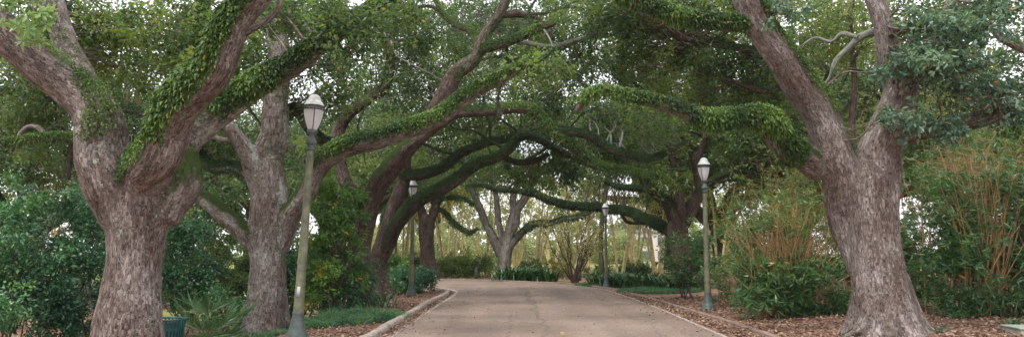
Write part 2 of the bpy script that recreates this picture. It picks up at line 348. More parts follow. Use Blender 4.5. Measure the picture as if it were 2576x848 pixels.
# ---------------------------------------------------------------- tubes, leaves
def spline(pts, step):
    """pts (n,4) x,y,z,r -> resampled Catmull-Rom"""
    P = np.array(pts, float); P = np.vstack([2*P[0]-P[1], P, 2*P[-1]-P[-2]]); out = []
    for i in range(1, len(P)-2):
        L = np.linalg.norm(P[i+1, :3]-P[i, :3]); n = max(2, int(L/step)); t = np.linspace(0, 1, n, endpoint=False)[:, None]
        a, b, c, d = P[i-1], P[i], P[i+1], P[i+2]
        out.append(0.5*((2*b)+(-a+c)*t+(2*a-5*b+4*c-d)*t*t+(-a+3*b-3*c+d)*t**3))
    out.append(P[-2][None]); Q = np.concatenate(out); Q[:, 3] = np.maximum(Q[:, 3], 0.003)
    return Q
def frames(Q):
    T = np.gradient(Q[:, :3], axis=0); T /= np.linalg.norm(T, axis=1)[:, None]+1e-9
    a = np.array([0, 1.0, 0]) if abs(T[0][1]) < 0.9 else np.array([1.0, 0, 0])
    U = np.zeros_like(T); u = a-T[0]*a.dot(T[0]); u /= np.linalg.norm(u)
    for i in range(len(T)):
        u = u-T[i]*u.dot(T[i]); u /= np.linalg.norm(u)+1e-9; U[i] = u
    return T, U, np.cross(T, U)
def tube(mb, Q, seg=12, rough=0.0, lump=0.0, flare=None, seed=0.0):
    T, U, W = frames(Q); n = len(Q)
    th = np.linspace(0, 2*np.pi, seg, endpoint=False)
    s = np.concatenate([[0], np.cumsum(np.linalg.norm(np.diff(Q[:, :3], axis=0), axis=1))])
    co, si = np.cos(th)[None, :], np.sin(th)[None, :]
    r = np.repeat(Q[:, 3:4], seg, 1)
    B = np.stack([r*co, r*si, np.repeat(s[:, None], seg, 1)], -1)      # straightened limb space
    if lump: r = r*(1+lump*2*(noise(B*np.array([2.2, 2.2, 0.9])+seed)-0.5)+lump*(noise(B*np.array([6, 6, 2.2])+seed)-0.5))
    if flare is not None:
        k, h = flare
        r = r*(1+k*np.exp(-s/h)[:, None]*(0.55+0.45*np.cos(th*5+seed)[None, :]+0.5*(noise(np.stack([co*2+seed, si*2, si*0], -1))-0.4)))
    if rough: r = r+rough*2*(np.abs(noise(B*np.array([16, 16, 4])+seed)-0.5)*2-0.5)
    V = Q[:, None, :3]+U[:, None]*(r*co)[..., None]+W[:, None]*(r*si)[..., None]
    i = np.arange(n-1)[:, None]*seg; j = np.arange(seg)[None]; j2 = (j+1) % seg
    Fc = np.stack([i+j, i+j2, i+seg+j2, i+seg+j], -1).reshape(-1, 4)
    mb.add(V.reshape(-1, 3), Fc, bark_co=(B+seed).reshape(-1, 3))
def unit(a): return a/(np.linalg.norm(a, axis=-1, keepdims=True)+1e-9)
def leaves(mb, P, D, size, aspect=0.45, tint=None, fold=0.15):
    """diamond leaves: base P, direction D"""
    n = len(P); D = unit(D); S = unit(np.cross(D, unit(rng.normal(size=(n, 3))))); Nn = np.cross(D, S)
    L = size*rng.uniform(0.7, 1.3, n)[:, None]; Wd = L*aspect*0.5
    a = P; b = P+D*L*0.5+S*Wd+Nn*Wd*fold; c = P+D*L-Nn*L*0.12; d = P+D*L*0.5-S*Wd+Nn*Wd*fold
    V = np.stack([a, b, c, d], 1).reshape(-1, 3)
    Fc = np.arange(4*n).reshape(n, 4)
    if tint is None: tint = rng.uniform(0, 1, n)
    mb.add(V, Fc, tint=np.clip(tint, 0, 1))
def clump_leaves(mb, cen, rad, n, size, aspect=0.45, flat=0.6, droop=0.25, bias=None):
    """many leaves round clump centres; several sub-sprays per clump so edges are uneven"""
    for i, c in enumerate(cen):
        r = rad[i]; k = max(4, int(n/14))
        sub = unit(rng.normal(size=(k, 3)))*rng.uniform(0.25, 1.0, (k, 1))**0.6*r*np.array([1, 1, flat])
        m = int(n/k)+1
        off = rng.normal(size=(k, m, 3))*0.17*r
        Pp = (c+sub[:, None]+off).reshape(-1, 3)
        D = unit(np.repeat(sub, m, 0))*0.7+rng.normal(size=(k*m, 3))*0.7-np.array([0, 0, droop])
        tn = rng.normal(0.45 if bias is None else bias[i], 0.1)+np.repeat(rng.normal(0, 0.1, k), m)+rng.normal(0, 0.14, k*m)
        rare = rng.uniform(0, 1, k*m) > 0.992
        leaves(mb, Pp, D, size, aspect, np.where(rare, 1.0, np.clip(tn, 0, 0.94)))
def twig(mb, a, b, r0, r1=0.006, wob=0.12, seg=5, sag=0.0, seed=0.0):
    a = np.array(a, float); b = np.array(b, float); L = np.linalg.norm(b-a); n = max(3, int(L/0.5))
    t = np.linspace(0, 1, n+1)[:, None]; Pp = a+(b-a)*t
    Pp[1:-1] += rng.normal(size=(n-1, 3))*wob*L/n*1.6
    Pp[:, 2] += (np.sin(t[:, 0]*np.pi)*sag*L)
    q = np.hstack([Pp, r0+(r1-r0)*t**0.7]); Q = spline(q, 0.18)
    tube(mb, Q, seg, seed=seed)
    return Q

def fronds(mb, Q, t0, t1, dens, ang, length, side=0.0, width=0.32, thick=1.0, wdir=None):
    """fern fronds on a limb path Q between fractions t0..t1. ang: half-angle from 'up' covered (radians)"""
    T, U, W = frames(Q); s = np.concatenate([[0], np.cumsum(np.linalg.norm(np.diff(Q[:, :3], axis=0), axis=1))]); S = s[-1]
    length = length*0.32; dens = dens*7.0; dist = Q[:, 1].mean(); dens = dens*min(1, 22/dist)**1.2 if dist > 22 else dens; length = length*max(1, dist/22)
    area = (t1-t0)*S*2*ang*Q[:, 3].mean(); n = int(area*dens)
    tt = rng.uniform(t0, t1, n)*S
    patch = noise(np.stack([tt*1.6+side*9, tt*0+3.3, tt*0], -1))
    Pc = np.stack([np.interp(tt, s, Q[:, k]) for k in range(3)], -1); r = np.interp(tt, s, Q[:, 3])
    Td = unit(np.stack([np.interp(tt, s, T[:, k]) for k in range(3)], -1))
    up = np.array([0, -0.55, 1.0]) if wdir is None else np.array(wdir, float)
    upv = unit(up-Td*(Td@up)[:, None]); sd_ = np.cross(Td, upv)
    a = side+np.where(rng.uniform(size=n) < .65, rng.uniform(-ang, ang, n), rng.normal(0, ang*.4, n))*(0.8+0.4*patch)
    nrm = upv*np.cos(a)[:, None]+sd_*np.sin(a)[:, None]
    P0 = Pc+nrm*(r*rng.uniform(0.9, 1.0+0.16*thick, n))[:, None]
    L = length*rng.uniform(0.45, 1.5, n)[:, None]*(0.7+0.6*patch)[:, None]
    D1 = unit(nrm*0.9+rng.normal(size=(n, 3))*0.45+Td*0.15); D2 = unit(D1*0.6+np.array([0, 0, -0.95])+rng.normal(size=(n, 3))*0.25)
    S1 = unit(np.cross(D1, rng.normal(size=(n, 3)))); wd = L*width*0.5
    m1 = P0+D1*L*0.5; m2 = m1+D2*L*0.5
    V = np.stack([P0-S1*wd*0.4, P0+S1*wd*0.4, m1+S1*wd, m1-S1*wd, m2+S1*wd*0.12, m2-S1*wd*0.12], 1).reshape(-1, 3)
    b = np.arange(n)[:, None]*6
    Fc = np.concatenate([b+np.array([[0, 1, 2, 3]]), b+np.array([[3, 2, 4, 5]])], 1).reshape(-1, 4)
    tn = np.clip(rng.normal(0.42, 0.22, n)+1.2*(patch-.5)+.5*(noise(P0*2.3)-.5), 0, 0.95); tn[rng.uniform(size=n) > 0.99] = 1
    mb.add(V, Fc, tint=np.repeat(tn, 2))

def P4(l, f_r=1.0):      # list of (u,v,d,hw) -> x,y,z,r
    return [list(at(u, v, d))+[hw*d/F*f_r] for (u, v, d, hw) in l]

def weld(objs, loc, voxel=0.028, near=0.30, iters=30):
    """voxel-union trunk and limbs so forks flow into each other, then split back into the same parts"""
    Vs, Fs, Bs, own = [], [], [], []; n = 0
    for k, o in enumerate(objs):
        me = o.data; a = np.empty(len(me.vertices)*3, np.float32); me.vertices.foreach_get('co', a); a = a.reshape(-1, 3)
        f = np.empty(len(me.loops), np.int32); me.loops.foreach_get('vertex_index', f); f = f.reshape(-1, 4)
        b = np.empty(len(a)*3, np.float32); me.attributes['bark_co'].data.foreach_get('vector', b); b = b.reshape(-1, 3)
        Vs.append(a); Fs.append(f+n); Bs.append(b); own.append(np.full(len(a), k)); n += len(a)
    src = np.concatenate(Vs); bark = np.concatenate(Bs); own = np.concatenate(own)
    # close tube ends with a fan so that the voxel union is solid
    from mathutils.kdtree import KDTree
    cap = []; seglist = [o['seg'] for o in objs]; st = 0; extra = []
    for k, o in enumerate(objs):
        sg = seglist[k]; nv = len(Vs[k])
        for ring in (np.arange(sg)+st, np.arange(sg)+st+nv-sg):
            c = src[ring].mean(0); extra.append(c); ci = n+len(extra)-1
            for j in range(sg): cap.append((ring[j], ring[(j+1) % sg], ci))
        st += nv
    me = bpy.data.meshes.new('weld_tmp')
    me.from_pydata(np.vstack([src, np.array(extra)]).tolist(), [], np.concatenate(Fs).tolist()+[tuple(map(int, c)) for c in cap]); me.update()
    tmp = bpy.data.objects.new('weld_tmp', me); C.objects.link(tmp)
    rm = tmp.modifiers.new('r', 'REMESH'); rm.mode = 'VOXEL'; rm.voxel_size = voxel; rm.adaptivity = 0
    dg = bpy.context.evaluated_depsgraph_get(); ev = tmp.evaluated_get(dg); m2 = ev.to_mesh()
    V = np.empty(len(m2.vertices)*3, np.float32); m2.vertices.foreach_get('co', V); V = V.reshape(-1, 3).astype(float)
    lt = np.empty(len(m2.polygons), np.int32); m2.polygons.foreach_get('loop_total', lt); li = np.empty(len(m2.loops), np.int32); m2.loops.foreach_get('vertex_index', li)
    if not (lt == 4).all(): raise RuntimeError('weld: non-quads')
    Fq = li.reshape(-1, 4); E = np.empty(len(m2.edges)*2, np.int32); m2.edges.foreach_get('vertices', E); E = E.reshape(-1, 2)
    ev.to_mesh_clear(); bpy.data.objects.remove(tmp)
    kds = []
    for k in range(len(objs)):
        kd = KDTree(len(Vs[k])); [kd.insert(p, i) for i, p in enumerate(Vs[k].tolist())]; kd.balance(); kds.append(kd)
    off = np.cumsum([0]+[len(a) for a in Vs]); D = np.full((len(objs), len(V)), 9.0); I = np.zeros((len(objs), len(V)), np.int64)
    for k, kd in enumerate(kds):
        lo, hi = Vs[k].min(0)-near*1.2, Vs[k].max(0)+near*1.2; sel = np.where(((V > lo) & (V < hi)).all(1))[0]
        for q in sel:
            _, i, dd = kd.find(V[q]); D[k, q] = dd; I[k, q] = i+off[k]
    order = np.argsort(D, axis=0); best = order[0]; ar = np.arange(len(V)); sec = D[order[1], ar] if len(objs) > 1 else np.full(len(V), 9.)
    B = bark[I[best, ar]]
    wgt = np.clip(1-sec/near, 0, 1)**0.7*0.55+0.04
    deg = np.bincount(E.ravel(), minlength=len(V))[:, None]
    for _ in range(iters):
        S = np.zeros_like(V)
        for c in range(3):
            S[:, c] = np.bincount(E[:, 0], V[E[:, 1], c], len(V))+np.bincount(E[:, 1], V[E[:, 0], c], len(V))
        V += (S/np.maximum(deg, 1)-V)*(wgt*(1 if _ > 3 else .6))[:, None]
    fo = best[Fq[:, 0]]
    for k, o in enumerate(objs):
        f = Fq[fo == k]
        if not len(f): continue
        u, inv = np.unique(f, return_inverse=True)
        nm = mk_mesh(o.name, V[u], inv.reshape(-1, 4), {'bark_co': ('POINT', 'FLOAT_VECTOR', B[u])})
        for mt in o.data.materials: nm.materials.append(mt)
        o.data = nm
class Tree:
    def __init__(s, name, label, loc, bark, cat='tree', group=None):
        s.root = thing(name, label, cat, loc, group); s.loc = np.array(loc, float); s.bark = bark; s.paths = []; s.seed = rng.uniform(0, 50)
        s.tw = MB(); s.cr = MB(); s.sm = MB()
    def trunk(s, l, seg=64, step=0.05, rough=0.02, lump=0.09, flare=(0.55, 0.35), world=False):
        Q = spline(l if world else P4(l), step); s.paths.append(Q); mb = MB()
        tube(mb, Q, seg, rough, lump, flare, s.seed); s.trunk_o = obj('trunk', mb.mesh('trunk', s.loc), M[s.bark], s.root); s.trunk_o['seg'] = seg; s.wl = [s.trunk_o]; return Q
    def limb(s, l, seg=32, step=0.07, rough=0.009, lump=0.10, ferns=None, world=False, bark=None, fmat='fern'):
        Q = spline(l if world else P4(l), step)
        # crooked like an oak limb
        k = np.arange(len(Q))*step
        j = np.stack([noise(np.stack([k*1.1+s.seed+o, k*0, k*0+o], -1))-0.5 for o in (1.3, 7.7, 13.1)], -1)
        Q[:, :3] += j*np.minimum(1, k/1.0)[:, None]*Q[:, 3:4]*0.9
        s.paths.append(Q); mb = MB(); s.seed += 3.1
        tube(mb, Q, seg, rough, lump, None, s.seed); o = obj('limb', mb.mesh('limb', s.loc), M[(bark or s.bark)+('_mossy' if ferns and max(f['ang'] for f in ferns) > 1.15 else '')], s.root)
        o['seg'] = seg; s.wl.append(o)
        for f in ferns or ():
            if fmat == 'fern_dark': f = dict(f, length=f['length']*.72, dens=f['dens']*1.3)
            fm = MB(); fronds(fm, Q, **f)
            obj('fern_cover', fm.mesh('fern_cover', s.loc), M[fmat], o)
        return Q
    def extra(s, n, vmax=450, L=(1.5, 4.0), r=(.03, .065), fmat='fern_dark', bark=None, dens=300):
        pts = np.concatenate([q[len(q)//4::4] for q in s.paths[1:]]); u, v = px(pts); pts = pts[(v < vmax) & (v > 20) & (u > -50) & (u < 2620)]
        for _ in range(n):
            p = pts[rng.integers(len(pts))]; d0 = unit(rng.normal(size=3)*np.array([1.2, .6, .5])+np.array([0, 0, .35])); l = rng.uniform(*L); rr = min(rng.uniform(*r), p[3]*.7)
            q = [p[:3]]; d = d0
            for k in range(4):
                d = unit(d+rng.normal(size=3)*np.array([.55, .4, .55])+np.array([0, 0, .08])); q.append(q[-1]+d*l/4)
            pp = [list(a)+[rr*(1-.2*k)] for k, a in enumerate(q)]
            s.limb(pp, seg=10, step=.12, rough=.003, world=True, ferns=[UPF(0, .9, dens, 2.2, .17)] if fmat else None, fmat=fmat or 'fern', bark=bark)
    def crown(s, regs, leafsize, nleaf, rad=(0.35, 0.75), flat=0.6, aspect=0.45, tw_r=0.026, keep=None, bias=0.45, world=False, subtw=3):
        """regs: (u,v,d, ru,rv (pixels), rd (m), n)"""
        allp = np.concatenate([q[::3] for q in s.paths]); cs = []
        for (u, v, d, ru, rv, rd, n) in regs:
            e = rng.normal(size=(n, 3)); e = unit(e)*rng.uniform(0, 1, (n, 1))**(1/2.4)
            for k in e:
                if world: p = np.array([u, v, d])+k*np.array([ru, rv, rd])
                else: p = at(u+k[0]*ru, v+k[1]*rv, d+k[2]*rd)
                if p[2] > 1.0 and (keep is None or keep(p)): cs.append(p)
        cs = np.array(cs); rr = rng.uniform(rad[0], rad[1], len(cs))
        bs = rng.normal(bias, 0.17, len(cs))+0.9*(noise(cs*0.45)-0.5)
        clump_leaves(s.cr, cs, rr, nleaf, leafsize, aspect, flat, bias=bs)
        for c, r in zip(cs, rr):
            dd = np.linalg.norm(allp[:, :3]-c, axis=1)+rng.uniform(0, 0.8, len(allp)); j = dd.argmin(); a = allp[j, :3]
            L = np.linalg.norm(c-a)
            Q = twig(s.tw, a, c, min(allp[j, 3]*0.6, tw_r*(0.6+0.45*L)), 0.006, sag=rng.uniform(-0.05, 0.15), seed=s.seed)
            for _ in range(subtw):
                st = Q[int(len(Q)*rng.uniform(0.35, 0.95))][:3]
                twig(s.tw, st, c+unit(rng.normal(size=3))*r*np.array([1, 1, flat])*0.9, 0.010, 0.003, seg=4, seed=s.seed)
            s.seed += 0.37
    def done(s, leaf, twm='twig', weld_=None):
        if weld_: weld([o for o in s.wl if o['seg'] >= 24], s.loc, weld_)
        for o in s.wl: del o['seg']
        if s.tw.n: obj('branches', s.tw.mesh('branches', s.loc), M[twm], s.root)
        if s.cr.n: obj('crown', s.cr.mesh('crown', s.loc, smooth_shade=False), M[leaf], s.root)
        return s.root

# ================================================================= GROUND, ROAD
gx = np.unique(np.concatenate([np.linspace(-400, -30, 20), np.linspace(-30, 30, 151), np.linspace(30, 400, 20)]))
gy = np.unique(np.concatenate([np.linspace(-60, 0, 10), np.linspace(0, 60, 151), np.linspace(60, 900, 25)]))
X, Y = np.meshgrid(gx, gy); Z = ground_z(X, Y)
inroad = smooth(5.2, 4.4, X)*smooth(-3.0, -2.2, X)
V = np.stack([X, Y, Z-0.012], -1).reshape(-1, 3); nx, ny = len(gx), len(gy)
i = (np.arange(ny-1)[:, None]*nx+np.arange(nx-1)[None]).ravel()
struct('ground', mk_mesh('ground', V, np.stack([i, i+1, i+nx+1, i+nx], -1)), M['mulch'], 'brown leaf litter ground under the oaks')

def resamp(pts, n):
    Q = spline([list(p)+[0, 0][:4-len(p)] for p in pts], 0.3)[:, :2]
    s = np.concatenate([[0], np.cumsum(np.linalg.norm(np.diff(Q, axis=0), axis=1))]); t = np.linspace(0, s[-1], n)
    return np.stack([np.interp(t, s, Q[:, 0]), np.interp(t, s, Q[:, 1])], -1)
inner = [(-2.35, -8), (-2.35, 5), (-2.42, 13.5), (-2.38, 22), (-2.30, 28), (-2.75, 31.5), (-4.4, 34.3), (-8, 36.2), (-14, 37.3), (-24, 38)]
outer = [(4.05, -8), (4.10, 5), (4.15, 14), (4.30, 21), (4.22, 28), (3.9, 32.5), (2.6, 36.6), (0.0, 39.6), (-4.2, 42.6), (-12, 44.4), (-24, 45.2)]
nn = 160; a = resamp(inner, nn); b = resamp(outer, nn)
def strip(a, b, z, cols=6, zf=None):
    t = np.linspace(0, 1, cols+1)[None, :, None]; G = a[:, None]*(1-t)+b[:, None]*t; n = len(a)
    zz = np.full(G.shape[:2]+(1,), z) if zf is None else zf(G)[..., None]
    V = np.concatenate([G, zz], -1).reshape(-1, 3); c = cols+1
    i = (np.arange(n-1)[:, None]*c+np.arange(cols)[None]).ravel()
    return mk_mesh('strip', V, np.stack([i, i+1, i+c+1, i+c], -1))
struct('road', strip(a, b, 0.0), M['asphalt'], 'worn pinkish brown asphalt park road')
def offset(path, o):
    T = np.gradient(path, axis=0); T /= np.linalg.norm(T, axis=1)[:, None]; return path+np.stack([-T[:, 1], T[:, 0]], -1)*o
def kerb(path, o0, o1, h, name, mat, label, wob=0.012, z0=-0.05):
    n = len(path); k = np.arange(n)*1.0
    wv = (noise(np.stack([k*0.35, k*0, k*0+o0], -1))-0.5)*wob*2
    prof = [(o0, z0), (o0+0.01, h-0.03), (o0+0.035, h), (o1-0.035, h), (o1-0.008, h-0.03), (o1, z0)]
    L = []
    for (o, z) in prof:
        p = offset(path, o); L.append(np.concatenate([p, (z+(wv if z > 0 else 0*wv))[:, None]], 1))
    V = np.stack(L, 1).reshape(-1, 3); c = len(prof)
    i = (np.arange(n-1)[:, None]*c+np.arange(c-1)[None]).ravel()
    return tag(obj(name, mk_mesh(name, V, np.stack([i, i+c, i+c+1, i+1], -1), smooth_shade=False), mat), label, 'kerb', kind='structure')
kin = resamp([(-2.62, -8), (-2.60, 5), (-2.62, 13.5), (-2.60, 22), (-2.48, 27.5), (-2.75, 29.6), (-3.4, 30.6), (-4.4, 31.2)], 150)
kerb(kin, -0.09, 0.09, 0.13, 'kerb', M['kerb'], 'raised pale concrete kerb along the left bed', 0.02)
kg = resamp(inner, 260)
struct('gutter_strip', strip(offset(kg, -0.16), offset(kg, -0.02), 0.006, 1), M['gutter'], 'pale gutter edge left of the road')
ko = resamp(outer, 260)
struct('gutter_strip', strip(offset(ko, 0.02), offset(ko, 0.11), 0.006, 1), M['gutter'], 'pale gutter edge right of the road')
kro = resamp([(4.85, -8), (4.88, 5), (4.90, 13), (4.95, 17), (4.85, 22), (4.55, 28), (4.1, 33.2), (2.7, 37.1), (0.0, 40.1), (-4.2, 43.1), (-12, 44.9), (-24, 45.7)], 260)
kerb(kro, -0.10, 0.0, 0.06, 'kerb', M['kerb_low'], 'low brown concrete kerb along the right bed')
# faded yellow dashes and a tar seam
def patch(u0, v0, u1, v1, wpx, name, mat, label, z=0.004, n=10, wob=0.3):
    d0 = HCAM*F/(v0-HOR); d1 = HCAM*F/(v1-HOR); p0 = np.array([(u0-CX)/F*d0, d0]); p1 = np.array([(u1-CX)/F*d1, d1])
    t = np.linspace(0, 1, n)[:, None]; c = p0+(p1-p0)*t; c[:, 0] += (noise(np.stack([t[:, 0]*n*0.6, t[:, 0]*0+u0, t[:, 0]*0], -1))-0.5)*wob
    ww = wpx*(0.6+0.8*rng.uniform(size=n)); ww[0] *= 0.3; ww[-1] *= 0.3
    a = c-np.stack([ww, ww*0], -1); b_ = c+np.stack([ww, ww*0], -1)
    return struct(name, strip(a, b_, z, 1), mat, label)
patch(1344, 741, 1333, 727, 0.045, 'road_marking', M['paint'], 'short yellow dash on the road bend', wob=0.05)
patch(1413, 836, 1410, 829, 0.035, 'road_marking', M['paint'], 'faded yellow dash near the front of the road', wob=0.03)
patch(1382, 846, 1325, 731, 0.035, 'tar_seam', M['tar'], 'dark tar seam down the road', n=60, wob=0.35)
# lawns beyond
def disc(name, cx, cy, rx, ry, z, mat, label, n=64):
    th = np.linspace(0, 2*np.pi, n, endpoint=False); rr = 1+0.12*(noise(np.stack([np.cos(th)*2, np.sin(th)*2, th*0+cx], -1))-0.5)*2
    rs = np.linspace(0.02, 1, 14)
    V = []
    for r in rs:
        xx = cx+rx*r*rr*np.cos(th); yy = cy+ry*r*rr*np.sin(th); V.append(np.stack([xx, yy, ground_z(xx, yy)+z], -1))
    V = np.concatenate(V); i = np.arange(len(rs)-1)[:, None]*n; j = np.arange(n)[None]; j2 = (j+1) % n
    return struct(name, mk_mesh(name, V, np.stack([i+j, i+n+j, i+n+j2, i+j2], -1).reshape(-1, 4)), mat, label)
disc('lawn', 4, 76, 60, 24, 0.004, M['lawn'], 'sunlit lawn beyond the road bend')
disc('lawn', -11.0, 26.5, 3.6, 3.4, 0.012, M['lawn'], 'small patch of lawn behind the left oaks')

# fallen leaves
mb = MB()
def litter(n, xf, y0, y1, size, z=0.0):
    y = y0+(y1-y0)*rng.uniform(0, 1, n)**1.3; x = xf(n, y)
    Pp = np.stack([x, y, ground_z(x, y)+z+rng.uniform(0, 0.02, n)], -1)
    D = rng.normal(size=(n, 3))*np.array([1, 1, 0.25]); L = rng.uniform(0.7, 1.4, n)[:, None]*size
    D = unit(D); S = unit(np.cross(D, np.array([0, 0, 1.0])+rng.normal(size=(n, 3))*0.35))
    V = np.stack([Pp, Pp+D*L*0.5+S*L*0.3, Pp+D*L, Pp+D*L*0.5-S*L*0.3], 1).reshape(-1, 3); V[:, 2] += 0.006
    mb.add(V, np.arange(4*n).reshape(n, 4), tint=rng.beta(2, 2, n))
litter(26000, lambda n, y: rng.uniform(4.95, 14, n), 12.5, 26, 0.075)
litter(5000, lambda n, y: 4.22+rng.uniform(0, 1, n)**0.7*0.55, 12, 30, 0.07)
litter(22000, lambda n, y: rng.uniform(-12, -2.9, n), 12.5, 30, 0.075)
litter(4500, lambda n, y: -2.58+rng.uniform(0, 1, n)**2*0.3, 12, 30, 0.06)
litter(260, lambda n, y: 4.1-rng.uniform(0, 1, n)**2.5*1.2, 12.5, 30, 0.06, 0.002)
litter(260, lambda n, y: -2.35+rng.uniform(0, 1, n)**2.5*1.2, 12.5, 30, 0.06, 0.002)
litter(250, lambda n, y: rng.uniform(-2.3, 4.1, n), 12.5, 34, 0.05, 0.002)
litter(6000, lambda n, y: rng.uniform(-6, 10, n), 43, 50, 0.12)
tag(obj('fallen_leaves', mb.mesh('fallen_leaves', smooth_shade=False), M['litter']), 'brown dry oak leaves scattered over the beds', 'fallen leaves', kind='stuff')

# ================================================================= MAIN OAKS
UPF = lambda t0=0, t1=1, dens=420, ang=1.3, length=0.17, **k: dict(t0=t0, t1=t1, dens=dens, ang=ang, length=length, **k)
# --- left foreground oak
g0 = at(325, 905, 12.0)
T = Tree('oak_tree', 'massive forked oak with fern-lined limbs in the left foreground, nearest of all', (g0[0], 12.0, gz(g0[0], 12)), 'bark_near')
T.trunk([(322, 935, 12, 92), (323, 880, 12, 82), (325, 800, 12, 77), (334, 700, 12, 68), (342, 620, 12, 68), (350, 540, 12, 80), (358, 470, 12, 78), (362, 420, 12, 50)], seg=96, step=0.04, flare=(0.22, 0.4), lump=.07)
T.limb([(318, 560, 12, 60), (300, 470, 11.9, 66), (272, 370, 11.8, 63), (225, 275, 11.6, 57), (140, 185, 11.3, 51), (50, 105, 11, 47), (-40, 25, 10.7, 44)], seg=64, step=0.05,
       ferns=[UPF(0.35, 0.95, 300, 0.5, 0.13, side=0.0), UPF(0.38, 0.62, 420, 0.7, 0.16)])
T.limb([(250, 330, 12.2, 40), (235, 240, 12.4, 38), (175, 120, 12.7, 33), (125, 10, 13, 30), (100, -50, 13.2, 27)], bark='bark_grey', ferns=[UPF(0.1, 0.9, 160, 0.7, 0.14, side=-0.4)])
T.limb([(345, 600, 12.26, 20), (346, 550, 12.07, 36), (346, 488, 11.76, 51), (362, 415, 11.35, 57), (408, 335, 11.05, 54), (478, 235, 10.7, 50), (555, 120, 10.5, 44), (635, 5, 10.3, 37), (705, -90, 10.1, 32)], seg=72, step=0.045,
       ferns=[UPF(0.10, 0.45, 620, 0.75, 0.17, side=0.0, wdir=(-1.0, -0.35, 0.25)), UPF(0.4, 0.98, 560, 1.0, 0.24, side=0.45, wdir=(-0.8, -0.6, 0.7)), UPF(0.4, 0.95, 300, 0.7, 0.30, side=0.0)])
T.limb([(400, 560, 12, 45), (425, 460, 12.1, 62), (450, 370, 12.2, 56), (505, 305, 12.3, 50), (575, 258, 12.4, 38), (650, 212, 12.4, 33), (740, 160, 12.5, 29), (830, 92, 12.5, 24), (925, 30, 12.6, 17), (1010, -15, 12.7, 13)], seg=56, step=0.05,
       ferns=[UPF(0.36, 1.0, 620, 1.9, 0.22), UPF(0.36, 0.8, 300, 1.2, 0.30)])
T.limb([(505, 300, 12.4, 20), (480, 230, 13, 30), (490, 150, 13.5, 26), (500, 60, 13.8, 22), (510, -40, 14, 20)], ferns=[UPF(0.1, 0.9, 180, 1.6, 0.15)])
T.limb([(585, 105, 10.5, 10), (640, 70, 10.4, 10), (690, 35, 10.3, 8), (712, -20, 10.2, 6)], seg=16)
T.crown([(380, 90, 14.5, 240, 125, 1.8, 60), (120, 80, 14.2, 200, 110, 1.4, 30), (880, 70, 12.4, 130, 60, 0.7, 16), (560, 160, 13.5, 120, 100, 1.0, 18), (760, 40, 13, 150, 60, 1, 14), (1000, 40, 12.6, 60, 50, 0.6, 5)], 0.105, 150, (0.3, 0.6))
T.done('oak_leaf', weld_=0.028)
nb = MB(); nw = MB()
for (u_, v_) in ((18, 12), (30, 62), (95, 70), (110, 30), (60, -20), (70, 88)):
    c_ = at(u_, v_, 6.9); twig(nw, at(30, -80, 7.1), c_, .012, .004, seed=u_)
    for q_ in range(5):
        b_ = c_+rng.normal(size=3)*.05; twig(nw, c_, b_, .003, .002, seg=3); m_ = 9; th_ = np.linspace(0, 6.28, m_)
        leaves(nb, np.repeat(b_[None], m_, 0), np.stack([np.cos(th_), rng.normal(size=m_)*.4, np.sin(th_)-.2], -1), .095, .42, rng.uniform(.2, 1, m_))
obj('leaf_spray', nb.mesh('leaf_spray', T.loc, smooth_shade=False), M['near_leaf'], T.root, label='pale bright green leaf sprays hanging close at the top left'); obj('branches', nw.mesh('branches', T.loc), M['twig'], T.root)
# --- second left oak with pale lichen trunk
x0 = at(665, 835, 17.6)[0]
T = Tree('oak_tree', 'tall oak with pale lichen blotches on its trunk, behind the nearest left lamp', (x0, 17.6, gz(x0, 17.6)), 'bark_grey')
T.trunk([(660, 860, 17.6, 68), (664, 828, 17.6, 55), (670, 760, 17.6, 47), (674, 680, 17.6, 44), (676, 600, 17.6, 47), (680, 530, 17.6, 51), (678, 460, 17.6, 45), (676, 410, 17.6, 34)], lump=.06, seg=72, step=0.06, flare=(0.55, 0.5))
T.limb([(676, 500, 17.6, 42), (680, 390, 17.6, 40), (692, 300, 17.6, 36), (702, 210, 17.6, 31), (694, 110, 17.6, 27), (686, 10, 17.6, 23), (680, -90, 17.6, 20)], seg=40, ferns=[UPF(0.1, 0.5, 100, 0.8, 0.14, side=0.9)])
T.limb([(655, 480, 17.5, 26), (632, 420, 17.4, 25), (600, 350, 17.3, 21), (568, 290, 17.2, 17), (540, 215, 17.2, 13), (530, 140, 17.2, 10)])
T.limb([(700, 620, 17.6, 30), (730, 545, 17.4, 28), (765, 480, 17.1, 25), (800, 412, 16.8, 25), (870, 366, 16.5, 25), (970, 350, 16.2, 24), (1050, 318, 16, 22), (1130, 278, 15.8, 21), (1210, 225, 15.6, 19), (1280, 180, 15.5, 14), (1325, 160, 15.4, 10), (1365, 150, 15.3, 5), (1400, 120, 15.2, 3)], seg=40,
       ferns=[UPF(0.27, 1.0, 620, 1.45, 0.2), UPF(0.27, 1.0, 250, 1.0, 0.26)])
T.limb([(640, 620, 17.5, 22), (590, 562, 17.3, 23), (530, 515, 17.0, 21), (465, 476, 16.8, 19), (380, 420, 16.6, 16), (290, 370, 16.4, 15), (200, 346, 16.2, 14), (110, 345, 16, 13), (20, 358, 15.9, 12), (-40, 362, 15.8, 11)],
       ferns=[UPF(0.62, 1.0, 500, 1.9, 0.17), UPF(0.1, 0.6, 70, 0.7, 0.12)])
T.limb([(640, 440, 17.6, 16), (590, 425, 18.2, 15), (530, 408, 18.6, 14), (500, 375, 18.6, 12), (525, 335, 18.5, 9), (560, 320, 18.4, 6)], ferns=[UPF(0.1, 1, 500, 2.6, 0.17)], fmat='fern_dark')
